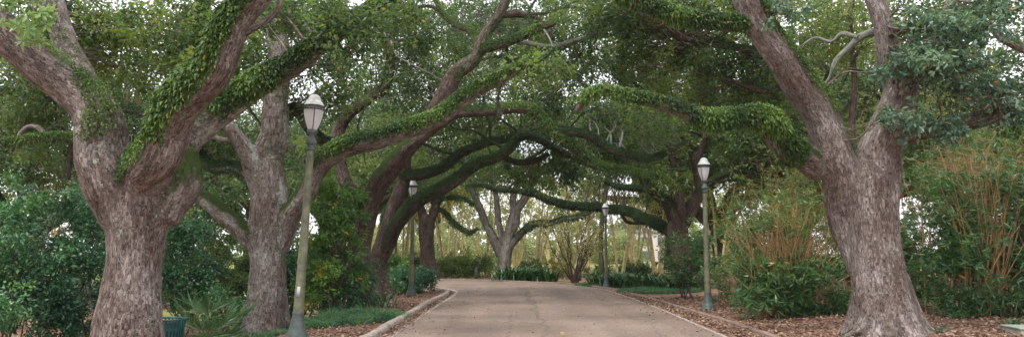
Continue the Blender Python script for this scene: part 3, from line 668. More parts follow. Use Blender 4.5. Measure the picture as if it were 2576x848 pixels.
T.limb([(600, 350, 17.5, 14), (520, 330, 18, 14), (400, 290, 18.2, 13), (250, 262, 18.2, 12), (140, 248, 18, 12), (40, 236, 18, 10), (-40, 225, 18, 9)], ferns=[UPF(0.4, 1, 450, 2.2, 0.16)], fmat='fern_dark')
T.limb([(705, 300, 17.7, 16), (745, 275, 18.2, 16), (770, 310, 18.6, 15), (800, 345, 18.8, 13), (850, 360, 19, 9)], ferns=[UPF(0.05, 1, 400, 2.4, 0.2)], fmat='fern_dark')
T.limb([(120, 345, 16.1, 7), (90, 320, 16.3, 7), (60, 330, 16.4, 6), (30, 380, 16.6, 5)], seg=10)
T.limb([(190, 350, 16.2, 8), (175, 400, 16.4, 8), (170, 450, 16.5, 6)], seg=10, ferns=[UPF(0, 1, 300, 2.5, 0.14)], fmat='fern_dark')
T.extra(6, 400, r=(.02, .05))
T.crown([(620, 130, 18.5, 200, 150, 1.4, 42), (830, 190, 18.5, 120, 110, 1.3, 24), (1370, 170, 15.6, 50, 30, .4, 5), (120, 200, 18.5, 190, 110, 1.8, 44), (60, 330, 18.5, 140, 70, 1.0, 14), (720, 30, 19, 160, 70, 1.3, 20), (560, 360, 19.5, 90, 70, 0.8, 12), (340, 200, 19, 150, 120, 1.2, 16)], 0.12, 150, (0.4, 0.8))
T.done('oak_leaf', weld_=0.035)
# --- third left oak: leaning red-brown stems
x0 = at(912, 755, 22)[0]
T = Tree('oak_tree', 'red-brown oak with round knot, behind yellow-flecked bush left of the second lamp', (x0, 22, gz(x0, 22)), 'bark_red')
T.trunk([(912, 775, 22, 42), (910, 745, 22, 33), (906, 670, 22, 31), (904, 610, 22, 31), (916, 550, 21.8, 30), (940, 490, 21.5, 27), (965, 435, 21.2, 27)], seg=48, step=0.08, flare=(0.3, 0.5))
T.limb([(940, 490, 21.5, 26), (962, 440, 21.2, 27), (1005, 382, 20.9, 24), (1065, 330, 20.6, 19), (1130, 292, 20.4, 16), (1200, 281, 20.2, 14), (1268, 272, 20, 14), (1333, 283, 20, 15), (1374, 310, 20, 15), (1404, 336, 20.1, 14), (1455, 376, 20.4, 12), (1505, 412, 20.7, 11), (1580, 430, 21, 9), (1650, 445, 21.5, 7)],
       ferns=[UPF(0.3, 0.55, 330, 1.2, 0.16), UPF(0.55, 1.0, 520, 1.9, 0.19)])
T.limb([(1395, 326, 20, 12), (1440, 336, 20.3, 12), (1490, 346, 20.6, 12), (1556, 381, 21, 11), (1622, 402, 21.4, 10), (1688, 375, 21.8, 7), (1730, 350, 22, 5)], ferns=[UPF(0, 0.8, 450, 2.2, 0.18)], fmat='fern_dark')
T.limb([(1072, 326, 20.6, 18), (1100, 275, 20.6, 25), (1125, 224, 20.6, 24), (1150, 178, 20.6, 21), (1193, 142, 20.6, 18), (1218, 92, 20.6, 16), (1254, 42, 20.6, 14), (1268, -10, 20.6, 13), (1275, -70, 20.6, 12)], ferns=[UPF(0.3, 0.95, 200, 0.8, 0.16, side=1.2)])
T.limb([(1205, 125, 20.6, 13), (1240, 118, 20.3, 13), (1290, 100, 20, 12), (1345, 72, 19.7, 11), (1400, 60, 19.5, 6)], ferns=[UPF(0.05, 0.85, 450, 2.0, 0.18)])
T.limb([(1195, 110, 20.6, 10), (1185, 78, 20.8, 10), (1150, 62, 21, 9), (1120, 40, 21.2, 8), (1085, -10, 21.4, 6)], ferns=[UPF(0.1, 1, 200, 2, 0.15)])
T.limb([(1262, 38, 20.6, 10), (1320, 38, 20.8, 9), (1360, 60, 21, 8), (1390, 100, 21, 6)], seg=12)
T.limb([(906, 590, 22.2, 20), (885, 500, 22.6, 18), (858, 420, 22.8, 17), (850, 345, 22.8, 16), (872, 295, 22.8, 15), (925, 255, 22.8, 14), (965, 225, 22.8, 14), (981, 175, 22.8, 13), (981, 120, 22.8, 13), (974, 50, 22.8, 12), (970, -40, 22.8, 10)], ferns=[UPF(0.45, 0.75, 220, 1.1, 0.16)])
T.limb([(1490, 90, 21, 6), (1440, 105, 20.8, 7), (1380, 118, 20.7, 7), (1300, 105, 20.5, 6)], bark='twig_lichen', seg=12)
T.extra(9, 400)
T.extra(5, 250, fmat=None, bark='twig_lichen', r=(.02, .04))
T.crown([(960, 120, 23.5, 160, 130, 1.6, 40), (1150, 100, 23, 170, 120, 1.6, 26), (1350, 170, 22.5, 150, 110, 1.6, 34), (1450, 60, 22, 160, 80, 1.6, 26), (1550, 330, 22.5, 170, 70, 1.2, 26), (1050, 220, 24, 120, 80, 1, 20), (840, 330, 24, 80, 60, 1, 8)], 0.13, 150, (0.45, 0.9))
T.done('oak_leaf', 'twig_lichen', weld_=0.04)
# --- fourth left oak: dark leaning mossy stems
x0 = at(958, 735, 26)[0]
T = Tree('oak_tree', 'dark leaning oak with mossy stems just left of the second lamp', (x0, 26, gz(x0, 26)), 'bark_red')
T.trunk([(960, 748, 26, 33), (955, 715, 26, 25), (950, 665, 26, 23), (966, 605, 26, 22), (982, 560, 26, 22), (996, 515, 26, 21)], seg=36, step=0.1, flare=(0.3, 0.5))
T.limb([(990, 540, 26, 20), (1003, 480, 26, 18), (1014, 425, 26, 17), (1030, 370, 26, 15), (1075, 310, 26.5, 12), (1120, 250, 27, 10)], ferns=[UPF(0, 0.6, 90, 1.0, 0.16, side=-1)])
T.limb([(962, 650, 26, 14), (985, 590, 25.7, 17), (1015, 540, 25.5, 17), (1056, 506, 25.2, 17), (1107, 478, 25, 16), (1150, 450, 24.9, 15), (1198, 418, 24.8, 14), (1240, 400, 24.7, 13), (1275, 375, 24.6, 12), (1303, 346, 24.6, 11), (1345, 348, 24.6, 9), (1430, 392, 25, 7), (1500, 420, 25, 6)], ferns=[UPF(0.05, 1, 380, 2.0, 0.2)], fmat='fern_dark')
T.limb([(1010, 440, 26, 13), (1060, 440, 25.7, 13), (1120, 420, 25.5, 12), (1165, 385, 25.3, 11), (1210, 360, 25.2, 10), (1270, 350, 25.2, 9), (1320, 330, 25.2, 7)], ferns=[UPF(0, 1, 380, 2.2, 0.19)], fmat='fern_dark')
T.limb([(1265, 395, 24.8, 7), (1300, 408, 24.9, 7), (1340, 405, 25, 7), (1380, 388, 25, 5)], seg=12, ferns=[UPF(0, 1, 350, 2.4, 0.17)], fmat='fern_dark')
T.limb([(945, 670, 26.2, 12), (965, 600, 26.4, 13), (975, 540, 26.6, 12), (1000, 500, 26.8, 10), (1010, 470, 27, 8)], ferns=[UPF(0, 1, 300, 2.4, 0.2)], fmat='fern_dark')
T.extra(9, 470)
T.crown([(1080, 330, 27, 130, 80, 1.6, 28), (1260, 310, 27, 180, 70, 1.6, 28), (1430, 330, 27, 140, 70, 1.6, 20), (1120, 200, 28, 150, 90, 1.5, 30), (1330, 440, 27, 80, 25, 1.2, 7)], 0.15, 140, (0.5, 1.0))
T.done('oak_leaf')
# --- right foreground oak
x0 = at(2228, 850, 14)[0]
T = Tree('oak_tree', 'huge oak with two rising forks standing in the right leaf litter, nearest on the right', (x0, 14, gz(x0, 14)), 'bark_right')
T.trunk([(2244, 872, 14, 92), (2236, 845, 14, 78), (2226, 770, 14, 70), (2210, 680, 14, 62), (2200, 600, 14, 58), (2196, 520, 14, 60), (2196, 460, 14, 62), (2200, 415, 14, 44)], seg=96, step=0.045, flare=(0.75, 0.5), lump=.07)
for rt in ([(2270, 770, 13.9, 20), (2310, 826, 13.8, 20), (2370, 850, 13.7, 13), (2450, 868, 13.6, 5)], [(2190, 790, 13.8, 18), (2155, 828, 13.7, 15), (2110, 852, 13.55, 6)], [(2240, 800, 13.6, 20), (2245, 850, 13.3, 16), (2262, 885, 12.9, 6)]):
    T.limb(rt, seg=24, step=.06); T.wl[-1].name = 'root'
T.limb([(2165, 700, 14.3, 26), (2142, 600, 14.35, 32), (2122, 520, 14.3, 42), (2100, 430, 14.2, 48), (2082, 350, 14.1, 48), (2064, 290, 14.0, 44), (2034, 228, 13.9, 43), (1978, 152, 13.7, 38), (1922, 78, 13.5, 36), (1886, 15, 13.3, 34), (1866, -60, 13.1, 32)], seg=64, step=0.05,
       ferns=[UPF(0.5, 1.0, 420, 0.9, 0.17, side=0.3, wdir=(0.75, -0.55, 0.5)), UPF(0.3, 0.55, 160, 0.6, 0.13, side=0.5, wdir=(0.85, -0.4, 0.4))])
T.limb([(2185, 520, 14, 50), (2212, 430, 14, 56), (2240, 345, 14, 48), (2254, 265, 14, 44), (2262, 215, 14, 38), (2240, 150, 13.9, 30), (2226, 85, 13.8, 27), (2206, 0, 13.7, 26), (2190, -80, 13.6, 24)], seg=56, step=0.05, ferns=[UPF(0.62, 0.85, 130, 0.6, 0.14, side=1.2)])
T.limb([(2250, 290, 14, 34), (2275, 220, 13.9, 34), (2315, 155, 13.8, 27), (2360, 95, 13.7, 21), (2400, 20, 13.6, 17), (2430, -60, 13.5, 15)], seg=40, step=0.06)
T.limb([(2060, 430, 14.3, 32), (2020, 388, 14.0, 33), (1965, 350, 13.7, 32), (1930, 308, 13.4, 30), (1860, 298, 13.2, 24), (1784, 292, 13.0, 21), (1708, 272, 12.8, 18), (1632, 250, 12.6, 16), (1556, 238, 12.5, 14), (1500, 232, 12.5, 12), (1462, 258, 12.6, 12), (1450, 280, 12.7, 8)], seg=36, step=0.06,
       ferns=[UPF(0.12, 0.96, 560, 2.0, 0.20), UPF(0.12, 0.6, 460, 2.4, 0.26)])
T.limb([(1905, 75, 13.5, 24), (1860, 58, 13.3, 21), (1790, 50, 13, 20), (1700, 38, 12.8, 19), (1615, 14, 12.6, 18), (1540, -25, 12.4, 16)], seg=32, ferns=[UPF(0.1, 1, 560, 2.4, 0.24)])
T.limb([(2275, 345, 14, 26), (2320, 325, 13.8, 23), (2395, 314, 13.6, 21), (2471, 298, 13.4, 20), (2540, 274, 13.3, 19), (2640, 240, 13.1, 18)], seg=36, ferns=[UPF(0.1, 0.95, 260, 1.1, 0.16)], fmat='fern_dark')
T.limb([(2225, 75, 13.9, 12), (2172, 90, 14.2, 11), (2140, 118, 14.4, 9), (2105, 152, 14.5, 8), (2085, 200, 14.7, 5), (2050, 235, 14.9, 3)], bark='twig_lichen', seg=16)
T.limb([(2160, 95, 14.2, 7), (2120, 85, 14.6, 7), (2092, 105, 14.8, 5), (2050, 95, 15, 4), (2010, 120, 15.2, 2)], bark='twig_lichen', seg=12)
T.limb([(2400, 40, 14.5, 10), (2480, 60, 14.6, 10), (2530, 100, 14.6, 11), (2600, 130, 14.6, 12)], bark='bark_near', seg=16, ferns=[UPF(0, 0.5, 200, 1.5, 0.14)])
T.crown([(2390, 160, 12.6, 170, 120, 0.8, 26), (2500, 250, 12.8, 100, 75, 0.7, 12), (2310, 130, 12.6, 130, 60, 0.5, 14), (2250, 175, 12.9, 60, 30, 0.2, 4), (2450, 50, 12.8, 170, 60, 0.8, 26), (2300, 300, 12.7, 70, 35, 0.3, 7), (2390, 320, 12.7, 60, 25, 0.3, 5), (1960, 20, 13.2, 90, 40, .4, 7)], 0.12, 62, (0.14, 0.42), bias=0.55)
T.done('oak_leaf_blue', weld_=0.03)
# --- oak behind the right foreground oak, trunk hidden behind it
x0 = (2135-CX)/F*21
T = Tree('oak_tree', 'slim oak behind the huge right oak, its crown hanging over the road', (x0, 21, gz(x0, 21)), 'bark_red')
T.trunk([(2170, 745, 21, 24), (2172, 715, 21, 18), (2178, 600, 21, 16), (2170, 480, 21, 14), (2150, 400, 21, 12), (2140, 330, 21, 11)], seg=32, step=0.1, flare=(0.3, 0.5))
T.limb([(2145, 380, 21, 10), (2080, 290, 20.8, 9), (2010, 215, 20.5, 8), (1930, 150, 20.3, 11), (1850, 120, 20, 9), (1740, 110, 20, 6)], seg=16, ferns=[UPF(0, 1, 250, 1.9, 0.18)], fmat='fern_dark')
T.limb([(2140, 350, 21, 10), (2150, 220, 21, 8), (2140, 100, 21, 6), (2145, 0, 21, 6), (2150, -60, 21, 8)], seg=16)
T.limb([(2000, 210, 20.5, 8), (1940, 230, 20.4, 7), (1880, 220, 20.4, 6), (1820, 190, 20.4, 4)], seg=12)
T.extra(8, 330, r=(.03, .06))
T.crown([(1700, 120, 21, 170, 100, 1.5, 40), (1900, 150, 21, 170, 110, 1.5, 40), (1600, 60, 20, 130, 70, 1.3, 22), (1760, 20, 20, 200, 50, 1.3, 24), (2050, 120, 22, 110, 120, 1.4, 24), (1960, 300, 22, 110, 60, 1.2, 16), (1640, 190, 21.5, 150, 60, 1.2, 20), (1800, 250, 22, 150, 50, 1.2, 18), (1950, 10, 19, 260, 40, 1.2, 26), (1550, -10, 19, 200, 30, 1.2, 16), (2380, 40, 20, 260, 110, 1.8, 56), (2150, 60, 22, 120, 100, 1.3, 18)], 0.125, 150, (0.4, 0.85), tw_r=0.012, bias=.62)
T.done('oak_leaf')
# --- tall oak filling the top behind the arch
x0 = (1590-CX)/F*37
T = Tree('oak_tree', 'tall pale-leaved oak behind the arch, its trunk screened by the bent mossy limbs', (x0, 43, 0), 'bark_far')
x0 = (1512-CX)/F*43
T.root.location = (x0, 43, 0); T.loc = np.array((x0, 43., 0.))
T.trunk([(1512, 704, 43, 11), (1512, 660, 43, 7), (1514, 560, 43, 6), (1530, 450, 43, 6), (1560, 330, 43, 8)], seg=20, step=0.15, flare=(0.3, 0.5))
T.limb([(1550, 360, 43, 8), (1500, 250, 42, 7), (1420, 160, 41, 6), (1320, 60, 40, 4)], seg=12)
T.limb([(1550, 380, 43, 8), (1660, 260, 42, 7), (1720, 120, 41, 6), (1760, 0, 40, 4)], seg=12)
T.limb([(1558, 340, 43, 7), (1570, 200, 42, 6), (1560, 60, 42, 5), (1550, -40, 42, 4)], seg=12)
T.crown([(1450, 150, 42, 300, 130, 3, 70), (1700, 120, 42, 260, 130, 3, 60), (1250, 130, 42, 180, 110, 3, 34), (1560, 300, 42, 260, 70, 3, 40), (1080, 130, 42, 150, 120, 2, 36), (1130, 20, 40, 200, 50, 2, 20), (1400, 10, 40, 200, 50, 2, 22)], 0.2, 120, (0.8, 1.5), bias=.5)
T.done('oak_leaf_pale')
# --- right middle oak
x0 = at(1718, 692, 30)[0]
T = Tree('oak_tree', 'dark twin-stemmed oak with a long mossy limb reaching over the road', (x0, 30, gz(x0, 30)), 'bark_red')
T.trunk([(1722, 705, 30, 33), (1720, 685, 30, 27), (1712, 630, 30, 24), (1704, 580, 30, 25), (1706, 530, 30, 24)], seg=36, step=0.1, flare=(0.3, 0.5))
T.limb([(1704, 560, 30, 20), (1708, 494, 30, 17), (1704, 440, 30, 15), (1690, 380, 30, 13), (1680, 300, 30, 10)])
T.limb([(1712, 580, 30.3, 15), (1745, 520, 30.5, 14), (1758, 470, 30.5, 13), (1752, 410, 30.5, 12), (1770, 340, 30.5, 10), (1800, 270, 30.5, 8)])
T.limb([(1700, 560, 30, 18), (1678, 515, 29.7, 16), (1632, 465, 29.4, 13), (1600, 420, 29.2, 11), (1560, 395, 29, 9), (1500, 380, 28.8, 7), (1430, 350, 28.5, 5)], ferns=[UPF(0.1, 1, 300, 1.9, 0.2)], fmat='fern_dark')
T.limb([(1700, 600, 30, 14), (1672, 572, 30.6, 14), (1627, 556, 32, 13), (1566, 530, 34.6, 11), (1505, 521, 35.2, 10), (1430, 516, 35.2, 10), (1369, 498, 35, 9), (1313, 463, 34.8, 8), (1278, 425, 34.6, 6), (1268, 390, 34.6, 4)], ferns=[UPF(0.05, 1, 420, 2.2, 0.2)], fmat='fern_dark')
T.limb([(1345, 490, 35, 7), (1300, 482, 34.6, 7), (1250, 478, 34.2, 6), (1200, 462, 34, 5), (1170, 470, 34, 3)], seg=12, ferns=[UPF(0, 1, 350, 2.4, 0.18)], fmat='fern_dark')
T.limb([(1650, 480, 29.6, 8), (1610, 475, 29.3, 8), (1560, 470, 29, 7), (1520, 455, 29, 5)], seg=12, ferns=[UPF(0, 1, 350, 2.4, 0.18)], fmat='fern_dark')
T.limb([(1755, 480, 30.4, 9), (1820, 440, 30, 9), (1880, 432, 29.6, 8), (1940, 455, 29.3, 6), (1990, 470, 29, 4)], seg=14, ferns=[UPF(0, 1, 350, 2.4, 0.18)], fmat='fern_dark')
T.limb([(1560, 535, 34.6, 5), (1580, 560, 34.6, 5), (1620, 562, 34.6, 4)], seg=10)
T.extra(11, 430, L=(2, 4), r=(.04, .08))
T.crown([(1620, 330, 30.5, 200, 80, 2, 34), (1850, 360, 30, 150, 70, 2, 34), (1700, 210, 31, 220, 100, 2, 40), (1520, 415, 35, 110, 30, 1.4, 20), (1400, 420, 28, 90, 35, 1.2, 12), (1950, 200, 31, 150, 120, 2, 30), (1660, 460, 29.8, 60, 30, 1, 8), (1350, 250, 30, 150, 100, 2, 24)], 0.165, 140, (0.55, 1.1))
T.done('oak_leaf')
# --- small fluted oak left beyond second lamp
x0 = at(1077, 693, 45)[0]
T = Tree('oak_tree', 'short fluted oak trunk rising between the second lamp and clipped hedge', (x0, 45, gz(x0, 45)), 'bark_red')
T.trunk([(1080, 702, 45, 30), (1078, 680, 45, 21), (1073, 630, 45, 17), (1070, 590, 45, 18), (1074, 560, 45, 20), (1080, 540, 45, 17)], seg=28, step=0.12, flare=(0.35, 0.6))
T.limb([(1070, 570, 45, 12), (1056, 520, 45, 11), (1040, 480, 45, 9), (1010, 440, 45, 6)], seg=16)
T.limb([(1085, 550, 45, 12), (1102, 510, 45, 11), (1115, 470, 45, 9), (1150, 430, 45, 6)], seg=16)
T.limb([(1098, 520, 45, 6), (1125, 540, 44.5, 6), (1147, 565, 44, 6), (1178, 586, 43.5, 5), (1203, 575, 43, 3)], seg=12, ferns=[UPF(0.1, 1, 160, 2.4, 0.22)], fmat='fern_dark')
T.limb([(1085, 510, 45, 6), (1130, 495, 44.5, 6), (1165, 500, 44, 5), (1190, 515, 43.5, 3)], seg=12, ferns=[UPF(0.1, 1, 160, 2.4, 0.22)], fmat='fern_dark')
T.crown([(1080, 415, 46, 140, 45, 2, 22), (1140, 500, 45, 60, 14, 1.2, 4)], 0.2, 110, (0.7, 1.3))
T.done('oak_leaf')
# --- pale centre oak
x0 = at(1268, 692, 46)[0]
T = Tree('oak_tree', 'pale grey vase-shaped oak behind strap-leaved clump at the road bend', (x0, 46, gz(x0, 46)), 'bark_pale')
T.trunk([(1266, 702, 46, 23), (1267, 685, 46, 18), (1270, 645, 46, 17), (1276, 610, 46, 18), (1280, 585, 46, 14)], seg=28, step=0.12, flare=(0.3, 0.6))
T.limb([(1262, 640, 46, 13), (1243, 600, 46, 12), (1220, 555, 46, 10), (1200, 512, 46, 9), (1182, 470, 46, 7), (1165, 420, 46, 5)], seg=16)
T.limb([(1280, 600, 46, 14), (1288, 545, 46, 11), (1292, 500, 46, 9), (1300, 450, 46, 7), (1310, 400, 46, 5)], seg=16)
T.limb([(1284, 590, 46, 13), (1300, 540, 46, 11), (1318, 500, 46, 10), (1340, 458, 46, 7), (1370, 420, 46, 5)], seg=16)
T.limb([(1265, 620, 46, 9), (1256, 560, 46, 8), (1248, 500, 46, 7), (1236, 440, 46, 5)], seg=14)
T.limb([(1285, 620, 45.8, 9), (1305, 590, 45.5, 9), (1340, 566, 45, 8), (1385, 560, 44, 7), (1430, 551, 43.2, 6), (1487, 536, 42.5, 4)], seg=14, ferns=[UPF(0.1, 1, 180, 2.4, 0.24)], fmat='fern_dark')
T.extra(6, 560, fmat=None, r=(.04, .08), L=(2, 4))
T.crown([(1250, 420, 47, 160, 50, 2.5, 34), (1400, 440, 46, 120, 45, 2, 20), (1300, 350, 48, 200, 60, 2.5, 26), (1440, 520, 44, 60, 14, 1, 4)], 0.2, 110, (0.7, 1.3))
T.done('oak_leaf')

# ================================================================= BACKGROUND OAKS (three kinds, copied)
def back_oak(kind, seed, leaf, h0=4.0, nl=140):
    rs = np.random.default_rng(seed)
    T = Tree('oak_tree', 'x', (0, 0, 0), 'bark_far')
    T.trunk([(0, 0, -0.4, 0.62), (0.05, 0, 0.4, 0.5), (0.15, 0.1, 2, 0.42), (0.1, 0, 3.6, 0.42)], seg=24, step=0.15, world=True, flare=(0.3, 0.6))
    regs = []
    for k in range(7):
        a = k*2*math.pi/7+rs.uniform(-.3, .3); L = rs.uniform(4.5, 7.5); H = rs.uniform(6.5, 11)
        c, s_ = math.cos(a), math.sin(a); m = rs.uniform(-1, 1)
        pts = [(0.1, 0, 2.6, 0.3), (c*L*.25, s_*L*.25, 4.4, 0.26), (c*L*.6+m*s_, s_*L*.6-m*c, H*0.72, 0.18), (c*L*.85, s_*L*.85, H*.85, 0.11), (c*L, s_*L, H, 0.05)]
        T.limb(pts, seg=12, step=0.2, rough=0.005, world=True, ferns=[UPF(0.1, 0.8, 60, 1.6, 0.28)], fmat='fern_dark')
        regs.append((c*L*.75, s_*L*.75, H*.85, 2.6, 2.6, 1.6, 20))
    regs.append((0, 0, 10, 4.5, 4.5, 2.2, 34)); regs.append((0, 0, 7.5, 6.8, 6.8, 2.2, 60))
    T.crown(regs, 0.20, nl, (0.7, 1.3), world=True, keep=lambda p: p[2] > h0, tw_r=0.03, subtw=1)
    T.done(leaf); return T.root
variants = [back_oak(0, 11, 'oak_leaf'), back_oak(1, 12, 'oak_leaf'), back_oak(2, 13, 'oak_leaf_pale')]
used = set()
bo = [  # u, d, variant, scale, rot, zoff, label
 (60, 34, 2, 0.95, 0.3, 'pale-leaved oak standing far behind the shrubs at the left edge'),
 (420, 40, 0, 1.0, 1.2, 'shaded oak far back between the two big left trunks'),
 (-330, 27, 1, 0.9, 2.2, 'oak reaching in from outside the left edge behind the shrubs'),
 (640, 50, 1, 1.05, 2.9, 'distant oak hidden behind the lichen-blotched oak'),
 (860, 44, 0, 1.0, 4.0, 'distant oak behind the nearest left lamp and yellow-flecked bush'),
 (900, 62, 2, 1.25, 5.0, 'far pale-leaved oak seen above the leaning left oaks'),
 (1075, 66, 0, 1.4, 0.7, 'tall far oak filling the canopy above the hedge'),
 (1690, 62, 2, 1.35, 3.3, 'far pale-leaved oak behind the dark twin-stemmed oak'),
 (1800, 50, 1, 1.2, 4.4, 'far oak above the right lamp'),
 (2010, 42, 0, 1.05, 5.5, 'oak far behind the front bamboo thicket'),
 (2160, 33, 2, 0.95, 0.2, 'pale-leaved oak seen through the fork of the huge right oak'),
 (2420, 31, 1, 0.95, 1.5, 'oak standing behind the bamboo right of the huge right oak'),
 (2700, 28, 0, 0.9, 2.6, 'oak reaching in from outside the right edge'),
]
for (u, d, k, sc, rz, lab) in bo:
    o = variants[k] if k not in used else copy_tree(variants[k]); used.add(k)
    x = (u-CX)/F*d; o.location = (x, d, gz(x, d)); o.scale = (sc, sc, sc*(1.0)); o.rotation_euler = (0, 0, rz)
    o['label'] = lab; o['group'] = 'oaks in the background'

# ================================================================= CRAPE MYRTLES
def myrtle(seed, tops=True):
    rs = np.random.default_rng(seed); r = thing('crape_myrtle', 'x', 'tree', (0, 0, 0), 'crape myrtles beyond the road')
    cr_ = MB()
    for k in range(5):
        a = rs.uniform(0, 2*math.pi); L = rs.uniform(0.7, 2.3); H = rs.uniform(5, 7); c, s_ = math.cos(a), math.sin(a); b = 0.22
        tm = MB()
        q = spline([(c*b, s_*b, -0.2, 0.1), (c*(b+L*.12), s_*(b+L*.12), 1.0, 0.085), (c*(b+L*.45), s_*(b+L*.45), H*.55, 0.06), (c*(b+L), s_*(b+L), H, 0.03)], 0.25)
        tube(tm, q, 8, lump=0.08, seed=seed+k)
        obj('stem', tm.mesh('stem'), M['myrtle_bark'], r)
        tw = cr_
        for _ in range(6):
            e = q[int(len(q)*rs.uniform(.5, .98))][:3]; f = e+np.array([rs.normal()*.7, rs.normal()*.7, rs.uniform(.4, 1.6)])
            clump_leaves(cr_, [f], [rs.uniform(.5, 1.0)], 75, 0.12, 0.5, 0.9)
            tt = MB(); 
    brm = MB()
    for k in range(26):
        a = rs.uniform(0, 2*math.pi); rr = rs.uniform(.3, 1.4); z = rs.uniform(2.6, 6)
        p = np.array([math.cos(a)*rr*z/6, math.sin(a)*rr*z/6, z]); twig(brm, p, p+np.array([math.cos(a)*1.1, math.sin(a)*1.1, rs.uniform(.3, 1.6)]), 0.016, 0.005, seg=4, seed=k)
    obj('branches', brm.mesh('branches'), M['twig'], r)
    obj('crown', cr_.mesh('crown', smooth_shade=False), M['myrtle_leaf'], r)
    return r
mv = [myrtle(21), myrtle(22), myrtle(23)]; usedm = set()
ml = [(1015, 52, 'myrtle stems behind the dark leaning left oak'), (1050, 62, 'slim myrtle behind the second lamp'), (1125, 50, 'yellow-barked myrtle behind hedge right of the fluted trunk'), (1165, 60, 'far myrtle above the middle of hedge'),
      (1222, 52, 'myrtle against the left side of the pale centre oak'), (1345, 50, 'yellow-barked myrtle just right of the pale centre oak'), (1390, 62, 'far myrtle between centre oak and bare shrub'), (1480, 60, 'far slim myrtle behind the bare shrub'),
      (1555, 46, 'myrtle right of the farthest lamp with upright golden stems'), (1592, 54, 'myrtle with spreading forked stems between farthest lamp and right dark oak'), (1652, 47, 'thick-stemmed myrtle left of the dark twin-stemmed oak'),
      (1300, 66, 'faint distant myrtle behind the pale centre oak'), (1430, 52, 'myrtle directly behind the bare shrub'), (1800, 44, 'myrtle just right of the right lamp behind the bamboo'), (1880, 48, 'myrtle far behind the front bamboo thicket')]
for i, (u, d, lab) in enumerate(ml):
    k = i % 3; o = mv[k] if k not in usedm else copy_tree(mv[k]); usedm.add(k)
    x = (u-CX)/F*d; o.location = (x, d, gz(x, d)); o.rotation_euler = (0, 0, i*1.7); s_ = 1+0.08*math.sin(i*3); o.scale = (s_, s_, s_); o['label'] = lab

# ================================================================= SHRUBS
def shrub(label, u, d, wpx, vtop, leaf, size=0.1, n=60, nleaf=150, base=None, name='shrub', depth=1.2, stems=6, flat=0.8, low=0.1, rad=(0.25, 0.5), stem='myrtle_brown', group=None, aspect=0.5, grow=0.5):
    x, y = (u-CX)/F*d, d; z0 = gz(x, y) if base is None else base
    H = at(u, vtop, d)[2]-z0; rx = wpx*d/F/2
    r = thing(name, label, 'shrub', (x, y, z0), group); lm = MB(); sm = MB(); cs = []
    while len(cs) < n:
        e = rng.uniform(-1, 1, 3); z = (e[2]*0.5+0.5)
        if e[0]**2+e[1]**2 > (1-(max(0, z-0.45)/0.55)**2*0.85)*(0.6+0.4*min(1, z*2.5)): continue
        hv = .78+.5*float(noise(np.array([e[0]*rx*1.3+u*.37, e[1]*depth, 2.2])))
        q = np.array([e[0]*rx, e[1]*depth, low+z*(H-low)*hv-0.1])
        if noise(q*1.5+u*.11) < .36: continue                    # hollows between the sprays
        cs.append(q)
    cs = np.array(cs); rr = rng.uniform(rad[0]*.8, rad[1]*1.05, n)
    clump_leaves(lm, cs, rr, nleaf, size, aspect, flat, bias=.45+1.1*(noise(cs*.9+u)-.5)+rng.normal(0, .1, n))
    for k in range(stems):
        c = cs[rng.integers(n)]; twig(sm, (rng.normal()*.15*rx, rng.normal()*.15, -0.1), c, 0.03, 0.008, seed=k)
    for c in cs[::2]:
        a = c*np.array([0.3, 0.3, 0.45]); twig(sm, a, c, 0.014, 0.004, seg=4, seed=c[0])
    obj('stems', sm.mesh('stems'), M[stem], r); obj('foliage', lm.mesh('foliage', smooth_shade=False), M[leaf], r)
    return r
shrub('big dark glossy shrub filling the left edge beside the nearest oak', 60, 16.5, 330, 430, 'shrub_leaf', 0.105, 90, 170, depth=1.1, low=.75)
shrub('dark rounded shrub tucked against the left side of the nearest oak trunk', 235, 17.5, 150, 470, 'shrub_leaf', 0.095, 45, 180, depth=0.9)
shrub('low dark shrub in the bottom left corner', 10, 14.5, 90, 730, 'shrub_leaf', 0.09, 12, 140, depth=0.6)
shrub('bluish shrub behind the left shrubs, taller and farther', 150, 22, 260, 410, 'oak_leaf_blue', 0.12, 50, 150, depth=1.2)
shrub('dark shrub between the two big left trunks, right of the nearest', 470, 20, 170, 520, 'shrub_leaf', 0.1, 55, 160, depth=1.0, low=0.85)
shrub('brighter green shrub left of the lichen-blotched oak', 575, 24, 170, 500, 'oak_leaf', 0.12, 60, 150, depth=1.2, low=0.6)
shrub('tall pale green shrub far behind between the left trunks', 530, 32, 260, 430, 'oak_leaf_pale', 0.16, 60, 140, depth=1.5, low=0.8)
shrub('far green shrub left of the trash bin', 330, 30, 260, 480, 'oak_leaf', 0.15, 50, 140, depth=1.5)
shrub('low shrub at the foot of the lichen-blotched oak on its left', 590, 19, 90, 690, 'shrub_leaf', 0.09, 18, 140, depth=0.6)
shrub('leafy bush flecked with yellow and orange leaves, right of the nearest left lamp', 840, 19.6, 165, 455, 'yellow_leaf', 0.13, 74, 120, depth=0.9, aspect=0.38, low=0.5, name='yellow_flecked_bush', rad=(0.22, 0.42))
shrub('dark green bush spreading below the yellow-flecked bush', 835, 20.4, 215, 600, 'shrub_leaf', 0.1, 50, 150, depth=0.9)
shrub('dark shrub behind the nearest left lamp post', 760, 21, 120, 540, 'shrub_leaf', 0.11, 40, 150, depth=0.8)
shrub('rounded low green shrub at the foot of the second lamp', 1030, 29, 150, 662, 'shrub_leaf', 0.1, 44, 150, depth=1.0, rad=(0.25, 0.45))
shrub('low green shrub left of the dark leaning oak', 985, 33, 120, 640, 'yellow_leaf', 0.12, 30, 130, depth=1.0)
shrub('clipped hedge section right of the fluted trunk beyond the road', 1165, 47, 150, 640, 'hedge_leaf', 0.13, 80, 130, depth=1.1, name='hedge', rad=(0.35, 0.6))
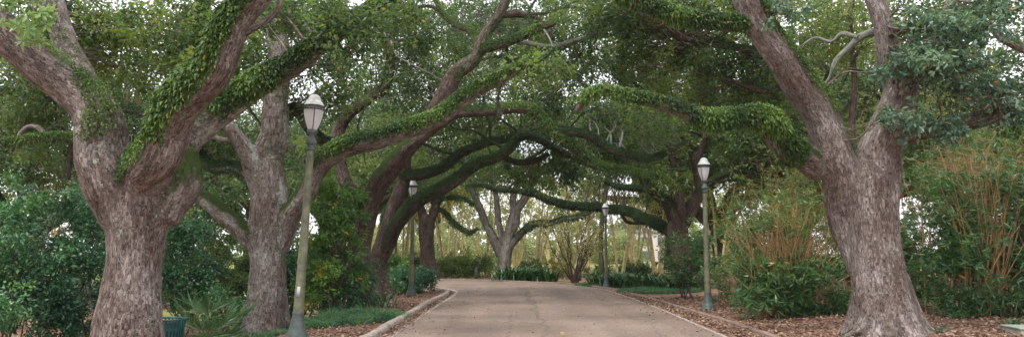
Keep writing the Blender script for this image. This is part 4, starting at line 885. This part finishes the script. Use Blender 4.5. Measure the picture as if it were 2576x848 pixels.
shrub('clipped hedge section left of the fluted trunk beyond the road', 1020, 48, 130, 642, 'hedge_leaf', 0.13, 60, 130, depth=1.1, name='hedge', rad=(0.35, 0.6))
shrub('thin sparse shrub between the centre oak and bare shrub', 1340, 47, 110, 655, 'oak_leaf_pale', 0.13, 34, 80, depth=1.0)
shrub('sparse twiggy shrub just right of the bare shrub', 1505, 48, 90, 668, 'oak_leaf_pale', 0.13, 24, 70, depth=1.0)
shrub('sparse shrub behind the bare shrub', 1420, 50, 90, 648, 'myrtle_leaf', 0.13, 24, 70, depth=1.0)
shrub('shrub behind the strap-leaved bed below the forked myrtle', 1600, 50, 130, 655, 'oak_leaf_pale', 0.14, 36, 90, depth=1.2)
shrub('dark shrub at the foot of the dark twin-stemmed oak', 1745, 31, 110, 610, 'shrub_leaf', 0.12, 40, 140, depth=1)
shrub('light green loose leafy sprays left of the right lamp', 1722, 25.5, 90, 580, 'bamboo_leaf', 0.13, 20, 70, depth=0.8, low=.3)
shrub('distant pale tree-high shrub beyond the lawn on the left', 1050, 95, 330, 590, 'far_leaf', 0.4, 90, 90, depth=4, rad=(1, 2))
shrub('distant pale green shrub mass beyond the lawn behind the centre oak', 1330, 100, 300, 600, 'far_leaf', 0.4, 80, 90, depth=4, rad=(1, 2))
shrub('distant rounded pale shrub beyond the lawn left of far building', 1550, 95, 170, 600, 'far_leaf', 0.4, 60, 90, depth=4, rad=(1, 2))
shrub('distant dark green tree-high shrub right of the far building', 1800, 90, 300, 560, 'oak_leaf', 0.4, 90, 90, depth=4, rad=(1, 2))
for (u_, vt_, w_, l_) in ((980, 520, 260, 'left'), (1180, 500, 280, 'second from the left'), (1390, 480, 300, 'middle'), (1600, 500, 260, 'second from the right'), (1790, 470, 300, 'right')):
    shrub('%s tree in the hazy pale tree line beyond the lawn' % l_, u_, 125, w_, vt_, 'far_leaf', 0.55, 75, 90, depth=4, rad=(1.2, 2.6), name='far_tree', group='pale tree line beyond the lawn')
shrub('distant autumn-yellow tree seen low at the left edge', 120, 60, 330, 395, 'autumn_leaf', 0.3, 70, 80, depth=3, rad=(0.8, 1.5), name='autumn_tree')
shrub('distant yellowish tree seen through the fork of the huge right oak', 2130, 44, 170, 0, 'autumn_leaf', 0.25, 60, 70, depth=2, rad=(0.8, 1.5), name='autumn_tree', low=6)

# bare shrub at bend
x, y = (1443-CX)/F*38.3, 38.3; r = thing('bare_shrub', 'bare dark-stemmed vase-shaped shrub at the edge of the road bend', 'shrub', (x, y, gz(x, y)))
bm_ = MB(); lf = MB()
for k in range(15):
    a = rng.uniform(0, 6.28); L = rng.uniform(.3, 1.8); e = (math.cos(a)*L, math.sin(a)*L*0.6, rng.uniform(2.0, 3.3)); b0 = (rng.normal()*.05, rng.normal()*.05, -.05)
    Q = twig(bm_, b0, e, 0.055, 0.014, wob=.06, seed=k)
    for _ in range(9):
        s_ = Q[int(len(Q)*rng.uniform(.35, .95)), :3]; tip = s_+np.array([math.cos(a)*.5, math.sin(a)*.4, .6])+rng.normal(size=3)*.35
        twig(bm_, s_, tip, 0.016, 0.006, seg=4, seed=k)
        if rng.uniform() < .8: clump_leaves(lf, [tip], [.3], 12, .10)
obj('stems', bm_.mesh('stems'), M['myrtle_brown'], r); obj('foliage', lf.mesh('foliage', smooth_shade=False), M['myrtle_leaf'], r)

# ================================================================= BAMBOO
def bamboo(label, u, d, wpx, vtop, nc=26, leaf='bamboo_leaf', nl=9000, depth=1.0, lsize=0.20, lowskirt=0.35, lean=(0, 0), gold=0.5, tb=0.0, grade=.38):
    x, y = (u-CX)/F*d, d; z0 = gz(x, y); H = at(u, vtop, d)[2]-z0; rx = wpx*d/F/2
    r = thing('bamboo_clump', label, 'bamboo', (x, y, z0), 'bamboo thickets on the right'); cm = MB(); lm = MB(); ends = []
    for k in range(nc):
        bx, by = rng.normal()*.3*rx, rng.normal()*.25*depth; a = rng.uniform(-1, 1); hh = H*rng.uniform(.55, 1.08)
        tx = bx+a*rx*0.95+lean[0]*hh*.3; ty = by+rng.uniform(-1, .7)*depth+lean[1]
        q = spline([(bx, by, -.1, .017), (bx+(tx-bx)*.18, by+(ty-by)*.2, hh*.4, .015), (bx+(tx-bx)*.55, by+(ty-by)*.6, hh*.8, .010), (tx, ty, hh*rng.uniform(.8, 1.0), .004)], .15)
        q[:, 3] *= rng.uniform(.6, 1.1)
        tube(cm, q, 5, seed=k)
        for t in np.linspace(.3, 1, 14):
            p = q[int((len(q)-1)*t), :3]
            for _ in range(2):
                a2 = rng.uniform(0, 6.28); e = p+np.array([math.cos(a2), math.sin(a2), .3])*rng.uniform(.2, .6)
                twig(cm, p, e, .004, .0015, seg=3, seed=k); ends.append(e)
    for k in range(int(nc*gold)):                      # fine golden stems fanning up through the front of the thicket
        a = rng.normal()*.55; hh = H*rng.uniform(.35, .95); bx = rng.normal()*.22*rx; by = -depth*rng.uniform(.3, 1.0)
        q = spline([(bx, by*.4, 0, .010), (bx+a*rx*.3, by*.95, hh*.5, .009), (bx+a*rx*.85, by*1.25, hh, .004)], .2); tube(cm, q, 4, seed=k)
    ends = np.array(ends)
    # low arching sprays at the front
    ns = int(len(ends)*lowskirt); sk_ = np.stack([rng.uniform(-1, 1, ns)*rx, -rng.uniform(.2, 1.1, ns)*depth, rng.uniform(.1, H*.45, ns)], -1); ends = np.vstack([ends, sk_])
    ne = len(ends); per = max(3, nl//ne//5); 
    # fans of drooping narrow leaves
    fc = np.repeat(ends, per, 0)+rng.normal(size=(ne*per, 3))*.14; dirn = unit(rng.normal(size=(ne*per, 3))*np.array([1, 1, .5])+np.array([0, -.35, -.25]))
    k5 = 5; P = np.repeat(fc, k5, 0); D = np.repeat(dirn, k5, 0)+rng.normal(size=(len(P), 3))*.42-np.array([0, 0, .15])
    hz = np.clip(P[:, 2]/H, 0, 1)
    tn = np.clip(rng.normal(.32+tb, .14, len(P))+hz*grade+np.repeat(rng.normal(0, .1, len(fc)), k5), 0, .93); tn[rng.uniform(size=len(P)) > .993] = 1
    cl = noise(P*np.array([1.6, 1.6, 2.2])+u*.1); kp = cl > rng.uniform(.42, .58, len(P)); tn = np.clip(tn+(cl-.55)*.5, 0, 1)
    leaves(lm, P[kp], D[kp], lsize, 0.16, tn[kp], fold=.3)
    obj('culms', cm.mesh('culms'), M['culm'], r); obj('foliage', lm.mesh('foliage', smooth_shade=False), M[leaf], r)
    return r
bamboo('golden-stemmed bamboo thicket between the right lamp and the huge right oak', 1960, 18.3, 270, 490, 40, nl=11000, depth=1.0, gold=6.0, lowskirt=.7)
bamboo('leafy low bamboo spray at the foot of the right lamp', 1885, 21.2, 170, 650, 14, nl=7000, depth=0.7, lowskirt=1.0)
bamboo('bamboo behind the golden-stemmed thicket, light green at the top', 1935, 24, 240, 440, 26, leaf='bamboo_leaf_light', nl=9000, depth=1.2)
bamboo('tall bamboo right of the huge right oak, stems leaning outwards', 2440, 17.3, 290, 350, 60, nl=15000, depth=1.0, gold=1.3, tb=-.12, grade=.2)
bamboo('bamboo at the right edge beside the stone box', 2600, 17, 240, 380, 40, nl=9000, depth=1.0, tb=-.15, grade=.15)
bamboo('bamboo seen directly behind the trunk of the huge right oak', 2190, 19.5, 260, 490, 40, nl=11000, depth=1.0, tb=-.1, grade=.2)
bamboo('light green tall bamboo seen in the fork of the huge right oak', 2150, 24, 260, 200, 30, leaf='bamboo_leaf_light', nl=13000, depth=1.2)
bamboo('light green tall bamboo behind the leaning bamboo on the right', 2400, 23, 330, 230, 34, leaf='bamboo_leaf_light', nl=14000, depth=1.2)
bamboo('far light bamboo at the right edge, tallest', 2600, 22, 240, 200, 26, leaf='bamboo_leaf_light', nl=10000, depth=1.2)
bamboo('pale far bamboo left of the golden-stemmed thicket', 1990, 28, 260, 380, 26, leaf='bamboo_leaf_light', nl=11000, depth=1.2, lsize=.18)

# ================================================================= STRAP-LEAVED PLANTS
def strap(mb, base, a, L, wd, up=1.0, droop=1.0, tint=.5):
    n = 6; t = np.linspace(0, 1, n); c, s_ = math.cos(a), math.sin(a)
    out = L*(t*0.75)*(1.15-up*.5); z = L*up*(t-droop*.55*t**2.2)
    P = np.stack([base[0]+c*out, base[1]+s_*out, base[2]+z], -1); w_ = wd*np.sin(np.clip(t*.9+.1, 0, 1)*np.pi)**.6*.5+.002
    S = np.array([-s_, c, 0])[None]; V = np.stack([P-S*w_[:, None], P+S*w_[:, None]], 1).reshape(-1, 3); V[1::2, 2] += .0
    i = np.arange(n-1)*2; mb.add(V, np.stack([i, i+1, i+3, i+2], -1), tint=np.full(n-1, tint))
def strap_plant(name, label, x, y, nlv, L, wd, mat, group=None, up=1.0, cat='plant', droop=1.0, spread=.25):
    r = thing(name, label, cat, (x, y, gz(x, y)), group); mb = MB()
    for k in range(nlv):
        strap(mb, (rng.normal()*spread, rng.normal()*spread, 0), rng.uniform(0, 6.28), L*rng.uniform(.7, 1.15), wd*rng.uniform(.8, 1.2), up*rng.uniform(.7, 1.1), droop*rng.uniform(.7, 1.2), float(np.clip(rng.normal(.5, .28), 0, .92)) if rng.uniform() > .015 else 1.)
    obj('leaves', mb.mesh('leaves', smooth_shade=False), M[mat], r); return r
ap = strap_plant('strap_leaved_plant', 'x', 0, 0, 150, 1.0, .06, 'strap_leaf', 'strap-leaved plants at the road bend', 1.0)
sp_l = ['leftmost plant of the clump by the centre oak', 'second plant from the left in the clump by the centre oak', 'middle plant of the clump by the centre oak', 'fourth plant of the clump by the centre oak', 'rightmost plant of the clump by the centre oak',
        'leftmost plant of the bed behind the farthest lamp', 'plant just right of the farthest lamp post', 'third plant of the bed right of the farthest lamp', 'fourth plant of the bed right of the farthest lamp', 'plant in the middle of the bed right of the farthest lamp', 'sixth plant of the bed right of the farthest lamp', 'plant near the dark oak in the right bed', 'rightmost plant of the right bed below the dark oak', 'rear plant of the right bed behind the farthest lamp', 'rear plant in the middle of the right bed']
sp_p = [(1275, 41.3), (1300, 41), (1325, 41), (1350, 40.6), (1375, 40.5), (1508, 35.5), (1538, 34.5), (1562, 34), (1588, 33), (1612, 32.5), (1640, 32), (1668, 31.2), (1690, 30), (1550, 36.5), (1620, 35)]
for i, ((u, d), lab) in enumerate(zip(sp_p, sp_l)):
    o = ap if i == 0 else copy_tree(ap); x = (u-CX)/F*d; o.location = (x, d, gz(x, d)); o.rotation_euler = (0, 0, i*1.3); s_ = 1.3 if i < 5 else 1.1; o.scale = (s_,)*3
    o['label'] = 'dark strap-leaved '+lab
strap_plant('crinum_plant', 'pale green strap-leaved plant beneath the dark leaning oak', (972-CX)/F*21.5, 21.5, 22, .95, .07, 'palm_leaf', up=1.15)
strap_plant('crinum_plant', 'small strap-leaved plant at the right foot of the lichen-blotched oak', (648-CX)/F*15.3, 15.3, 9, .42, .045, 'palm_leaf', spread=.05)
strap_plant('crinum_plant', 'tiny strap-leaved plant in leaf litter right of the huge oak base', (2500-CX)/F*14.6, 14.6, 9, .35, .03, 'palm_leaf', spread=.05)
strap_plant('crinum_plant', 'small grassy tuft beside the stone box at the right edge', (2545-CX)/F*14.3, 14.5, 14, .45, .03, 'palm_leaf', spread=.08)
# palmetto by the bin
def palmetto(label, u, d, H, nf=9):
    x = (u-CX)/F*d; r = thing('palmetto', label, 'plant', (x, d, gz(x, d))); mb = MB(); st = MB()
    for k in range(nf):
        a = rng.uniform(0, 6.28); el = rng.uniform(.5, 1.25); Lp = H*rng.uniform(.5, .9); c, s_ = math.cos(a), math.sin(a)
        tip = np.array([c*math.cos(el), s_*math.cos(el), math.sin(el)])*Lp; twig(st, (0, 0, 0), tip, .012, .007, wob=.05, seg=5)
        f = unit(tip); sd_ = unit(np.cross(f, [0, 0, 1.])); 
        n = 16; th = np.linspace(-1.25, 1.25, n); D = f[None]*np.cos(th)[:, None]+sd_[None]*np.sin(th)[:, None]+np.array([0, 0, -.1]); P = np.repeat(tip[None], n, 0)
        leaves(mb, P, D, .5*H*.8, .09, rng.uniform(.2, 1, n), fold=.1)
    obj('stalks', st.mesh('stalks'), M['palm_stalk'] if 'palm_stalk' in M else M['culm'], r); obj('fronds', mb.mesh('fronds', smooth_shade=False), M['palm_leaf'], r)
palmetto('spiky fan-leaved palmetto right of the trash bin', 540, 15.4, 1.15, 13)
palmetto('low fan-leaved palmetto near the right foot of nearest left oak', 590, 15.8, .6, 8)

# ================================================================= GRASS PATCHES
def grass_patch(name, label, cx, cy, rx, ry, n, h, rz=0):
    a = rng.uniform(0, 6.28, n); q = np.sqrt(rng.uniform(0, 1, n)); x = rx*q*np.cos(a); y = ry*q*np.sin(a)*(1+.25*np.sin(a*3)); c, s_ = math.cos(rz), math.sin(rz)
    X = cx+x*c-y*s_; Y = cy+x*s_+y*c; P = np.stack([X, Y, ground_z(X, Y)-.01], -1); hh = h*(1.1-.5*q**3)*rng.uniform(.6, 1.2, n)
    tu = (noise(np.stack([X*3, Y*3, X*0], -1))-.5); hh *= 1+.8*tu
    D = unit(rng.normal(size=(n, 3))*np.array([.55, .55, 0])+np.array([0, 0, 1.])); S = unit(np.cross(D, rng.normal(size=(n, 3))))*.006
    m = P+D*hh[:, None]*.55; tip = m+unit(D*np.array([2.2, 2.2, .35]))*hh[:, None]*.5
    V = np.stack([P-S, P+S, m+S, m-S, tip+S*.2, tip-S*.2], 1).reshape(-1, 3); b = np.arange(n)[:, None]*6
    Fc = np.concatenate([b+np.array([[0, 1, 2, 3]]), b+np.array([[3, 2, 4, 5]])], 1).reshape(-1, 4)
    mm = MB(); mm.add(V, Fc, tint=np.repeat(np.clip(rng.normal(.5, .25, n)+tu*1.1, 0, 1), 2))
    tag(obj(name, mm.mesh(name, smooth_shade=False), M['grass']), label, 'grass', kind='stuff')
grass_patch('liriope_grass', 'dark green grass patch between nearest left lamp and the left kerb', -4.0, 17.6, 1.45, 1.5, 17000, .26)
grass_patch('liriope_grass', 'low green grass strip in front of the right strap-leaved bed', 6.0, 29.8, 1.9, 1.6, 9000, .22, -.8)
grass_patch('liriope_grass', 'thin green grass edging left of the farthest lamp', 4.3, 35.3, 1.0, 1.4, 4000, .2, .6)
grass_patch('liriope_grass', 'grass tufts along the base of the nearest left lamp', -5.6, 15.6, .8, .6, 2500, .2)

# ================================================================= STREET LAMPS
def lathe(mb, prof, seg=24, flat=0, c=(0, 0)):
    pr = np.array(prof, float); th = np.linspace(0, 2*np.pi, seg, endpoint=False); n = len(pr)
    V = np.stack([c[0]+pr[:, :1]*np.cos(th)[None], c[1]+pr[:, :1]*np.sin(th)[None], np.repeat(pr[:, 1:2], seg, 1)], -1).reshape(-1, 3)
    i = np.arange(n-1)[:, None]*seg; j = np.arange(seg)[None]; j2 = (j+1) % seg
    mb.add(V, np.stack([i+j, i+j2, i+seg+j2, i+seg+j], -1).reshape(-1, 4)); return mb
def box(mb, c, s, rz=0):
    c = np.array(c, float); h = np.array(s)/2; q = np.array([(-1, -1, -1), (1, -1, -1), (1, 1, -1), (-1, 1, -1), (-1, -1, 1), (1, -1, 1), (1, 1, 1), (-1, 1, 1)])*h
    cr_, sr = math.cos(rz), math.sin(rz); q = np.stack([q[:, 0]*cr_-q[:, 1]*sr, q[:, 0]*sr+q[:, 1]*cr_, q[:, 2]], -1)+c
    mb.add(q, np.array([(0, 3, 2, 1), (4, 5, 6, 7), (0, 1, 5, 4), (1, 2, 6, 5), (2, 3, 7, 6), (3, 0, 4, 7)])); return mb
def make_lamp():
    r = thing('street_lamp', 'x', 'street lamp', (0, 0, 0), 'acorn street lamps along the road')
    m = lathe(MB(), [(0, 0), (.215, 0), (.22, .02), (.22, .07), (.20, .09), (.20, .16), (.17, .20), (.155, .24), (.125, .36), (.112, .46), (.105, .52), (.110, .54), (.098, .57)], 16)
    obj('base', m.mesh('base'), M['lamp_dark'], r)
    m = MB(); seg = 32; th = np.linspace(0, 2*np.pi, seg, endpoint=False); zz = np.linspace(.56, 3.6, 24); rr = np.interp(zz, [.56, 3.6], [.096, .062])
    fl = 1-.05*(np.cos(th*16) < 0)
    V = np.stack([rr[:, None]*fl*np.cos(th), rr[:, None]*fl*np.sin(th), np.repeat(zz[:, None], seg, 1)], -1).reshape(-1, 3)
    i = np.arange(23)[:, None]*seg; j = np.arange(seg)[None]; j2 = (j+1) % seg; m.add(V, np.stack([i+j, i+j2, i+seg+j2, i+seg+j], -1).reshape(-1, 4))
    obj('shaft', m.mesh('shaft'), M['lamp_green'], r)
    m = lathe(MB(), [(.062, 3.58), (.085, 3.60), (.088, 3.64), (.072, 3.67), (.075, 3.70), (.105, 3.72), (.108, 3.76), (.08, 3.80), (.066, 3.86), (.062, 3.90), (.082, 3.92), (.10, 3.95), (.10, 3.985), (.085, 4.0), (0, 4.0)], 24)
    obj('capital', m.mesh('capital'), M['lamp_dark'], r)
    m = lathe(MB(), [(.082, 4.0), (.11, 4.06), (.145, 4.16), (.172, 4.27), (.188, 4.37), (.19, 4.40)], 28)
    gl = obj('globe', m.mesh('globe'), M['globe'], r)
    m = lathe(MB(), [(0, 4.0), (.03, 4.0), (.03, 4.06), (.052, 4.08), (.058, 4.2), (.05, 4.28), (0, 4.30)], 14); obj('bulb', m.mesh('bulb'), M['bulb'], gl)
    m = lathe(MB(), [(.193, 4.375), (.205, 4.38), (.205, 4.392), (.196, 4.395)], 28); lathe(m, [(.198, 4.445), (.210, 4.448), (.212, 4.462), (.20, 4.465)], 28)
    for k in range(36):                                     # zigzag fret between the two rings
        a0 = k*2*math.pi/36; a1 = a0+2*math.pi/36; z0, z1 = (4.39, 4.45) if k % 2 else (4.45, 4.39)
        p = np.array([[.2*math.cos(a0), .2*math.sin(a0), z0-.006], [.2*math.cos(a1), .2*math.sin(a1), z1-.006], [.2*math.cos(a1), .2*math.sin(a1), z1+.006], [.2*math.cos(a0), .2*math.sin(a0), z0+.006]])
        q = np.vstack([p, p*np.array([1.03, 1.03, 1])]); m.add(q, np.array([(0, 1, 2, 3), (7, 6, 5, 4), (0, 4, 5, 1), (3, 2, 6, 7)]))
    obj('band', m.mesh('band'), M['lamp_band'], r)
    for k in range(4):
        a = k*math.pi/2+.35; m = MB(); pf = [(.086, 4.0), (.114, 4.06), (.149, 4.16), (.176, 4.27), (.192, 4.38)]
        for (r0, z0), (r1, z1) in zip(pf[:-1], pf[1:]):
            pts = []
            for rr_, z in ((r0, z0), (r1, z1)):
                for dr in (0, .012):
                    for s_ in (-.008, .008): pts.append(((rr_+dr)*math.cos(a)-s_*math.sin(a), (rr_+dr)*math.sin(a)+s_*math.cos(a), z))
            m.add(np.array(pts), np.array([(0, 1, 5, 4), (2, 6, 7, 3), (0, 4, 6, 2), (1, 3, 7, 5)]))
        obj('rib', m.mesh('rib'), M['lamp_band'], r)
    m = lathe(MB(), [(.204, 4.462), (.19, 4.475), (.178, 4.50), (.150, 4.545), (.125, 4.56), (.120, 4.60), (.098, 4.65), (.06, 4.68), (.03, 4.69), (0, 4.69)], 28)
    cap = obj('cap', m.mesh('cap'), M['lamp_cap'], r)
    m = lathe(MB(), [(.022, 4.685), (.024, 4.71), (.010, 4.72), (.016, 4.74), (.009, 4.765), (0, 4.79)], 12); obj('finial', m.mesh('finial'), M['lamp_band'], cap)
    return r
lampA = make_lamp()
lamps = [(756, 13.25, 'weathered olive street lamp standing beside the left foreground oak, tallest in the picture'), (1774, 20.3, 'street lamp standing by the bamboo on the right side of the road'), (1038, 27.0, 'street lamp at the end of the left kerb before the road bend'),
         (1523, 33.6, 'street lamp beside the strap-leaved bed under the long mossy limb'), (998, 48, 'far street lamp mostly hidden behind the dark leaning oak')]
lo = [lampA]+[copy_tree(lampA) for _ in lamps[1:]]
for i, (o, (u, d, lab)) in enumerate(zip(lo, lamps)):
    x = (u-CX)/F*d; o.location = (x, d, gz(x, d)-.01); o['label'] = lab; o.rotation_euler = (0, 0, i*.5)
H_l = 4.79
for o, (vt) in zip(lo, (225, 389, 447, 507, None)):          # real height differences from settled footings
    if vt is None: continue
    d = o.location[1]; z = at(0, vt, d)[2]-o.location[2]; o.scale = (z/H_l,)*3
lampA.rotation_euler = (0, R(2.5), 0)
m = MB(); box(m, (0, 0, 0), (.06, .004, .19)); st = obj('sticker', m.mesh('sticker'), M['sticker'], lampA, (.0, -.093, .93))

# ================================================================= LITTER BIN
x = (432-CX)/F*14.3; zt = at(436, 800, 14.3)[2]; zb = gz(x, 14.3)
r = thing('trash_bin', 'round teal slatted metal trash bin behind the nearest left oak', 'trash bin', (x, 14.3, zb)); H = zt-zb
sl = MB()
for k in range(34):
    a = k*2*math.pi/34
    pr = [(.31, .06), (.325, H*.5), (.34, H*.80), (.375, H*.97)]
    for (r0, z0), (r1, z1) in zip(pr[:-1], pr[1:]):
        pts = []
        for rr_, z in ((r0, z0), (r1, z1)):
            for dr in (0, .008):
                for s_ in (-.017, .017): pts.append(((rr_+dr)*math.cos(a)-s_*math.sin(a), (rr_+dr)*math.sin(a)+s_*math.cos(a), z))
        sl.add(np.array(pts), np.array([(0, 1, 5, 4), (2, 6, 7, 3), (0, 4, 6, 2), (1, 3, 7, 5)]))
obj('slats', sl.mesh('slats', smooth_shade=False), M['bin'], r)
m = lathe(MB(), [(.365, H*.965), (.39, H*.97), (.395, H*.99), (.385, H), (.365, H), (.36, H*.985)], 40); obj('rim', m.mesh('rim'), M['bin'], r)
m = lathe(MB(), [(.302, .05), (.33, .05), (.33, .10), (.302, .10)], 40); lathe(m, [(.325, H*.76), (.337, H*.76), (.337, H*.82), (.328, H*.82)], 40); obj('band', m.mesh('band'), M['bin'], r)
m = lathe(MB(), [(0, .08), (.24, .08), (.265, H*.93), (.255, H*.93), (.23, .1), (0, .1)], 32); obj('liner', m.mesh('liner'), M['bin_in'], r)

# ================================================================= HAZE
hm = bpy.data.materials.new('haze'); hm.use_nodes = True; t = hm.node_tree; t.nodes.clear()
pv = N(t, 'ShaderNodeVolumePrincipled'); pv.inputs['Color'].default_value = (0.93, 0.94, 0.9, 1); pv.inputs['Density'].default_value = 0.0003; pv.inputs['Anisotropy'].default_value = 0.3
ou = N(t, 'ShaderNodeOutputMaterial'); t.links.new(pv.outputs[0], ou.inputs['Volume'])
m = MB(); box(m, (0, 420, 12.7), (860, 980, 30)); tag(obj('haze', m.mesh('haze', smooth_shade=False), hm), 'faint pale air haze under the trees', 'haze', kind='stuff')
# ================================================================= SMALL THINGS
def bbox(name, label, cat, mat, loc, s, rz=0, bev=.015, parts=None):
    r = thing(name, label, cat, loc, rz=rz); m = MB(); box(m, (0, 0, s[2]/2), s); o = obj('body', m.mesh('body', smooth_shade=False), M[mat], r)
    bv = o.modifiers.new('bevel', 'BEVEL'); bv.width = bev; bv.segments = 2; return r
x = (570-CX)/F*19.0; bbox('stone_block', 'small tan stone block on the ground beyond the palmetto', 'block', 'stone', (x, 19.5, gz(x, 19.5)-.05), (.42, .2, .32), .3)
x = (2585-CX)/F*13.3
r = bbox('utility_box', 'low pale concrete box with greenish lid in the bottom right corner', 'utility box', 'conc', (x, 13.3, gz(x, 13.3)-.05), (.9, .6, .17), -.12)
m = MB(); box(m, (0, 0, .18+.012), (.94, .64, .035)); o = obj('lid', m.mesh('lid', smooth_shade=False), M['lid'], r); bv = o.modifiers.new('bevel', 'BEVEL'); bv.width = .008
for (u, d, lab) in ((1199, 44.5, 'short dark bollard in front of the clipped hedge'), (1457, 41.5, 'short dark bollard right of the bare shrub')):
    x = (u-CX)/F*d; r = thing('bollard', lab, 'bollard', (x, d, gz(x, d)), 'short bollards at the bend')
    m = lathe(MB(), [(0.0, 0), (.09, 0), (.09, .55)], 14); obj('post', m.mesh('post'), M['bollard'], r)
    m = lathe(MB(), [(.075, .545), (.10, .56), (.10, .60), (.07, .64), (0, .655)], 14); obj('cap', m.mesh('cap'), M['bollard'], r)
# far building
x, d = (1665-CX)/F*110, 110
r = thing('building', 'pale pink building with dark windows glimpsed far off beyond the lawn', 'building', (x, d, 0))
m = MB(); box(m, (0, 4, 2.3), (14, 8, 4.6)); obj('wall', m.mesh('wall', smooth_shade=False), M['wall_pale'], r)
m = MB(); box(m, (0, 4, 4.8), (14.6, 8.6, .35)); obj('roof', m.mesh('roof', smooth_shade=False), M['roofing'], r)
for k in range(5):
    for z in (1.2, 3.3):
        m = MB(); box(m, (-5.6+k*2.8, -.03, z), (1.5, .1, 1.3)); wn = obj('window', m.mesh('window', smooth_shade=False), M['bollard'], r)
        m = MB(); box(m, (-5.6+k*2.8, -.10, z), (1.3, .04, 1.1)); obj('pane', m.mesh('pane', smooth_shade=False), M['winglass'], wn)
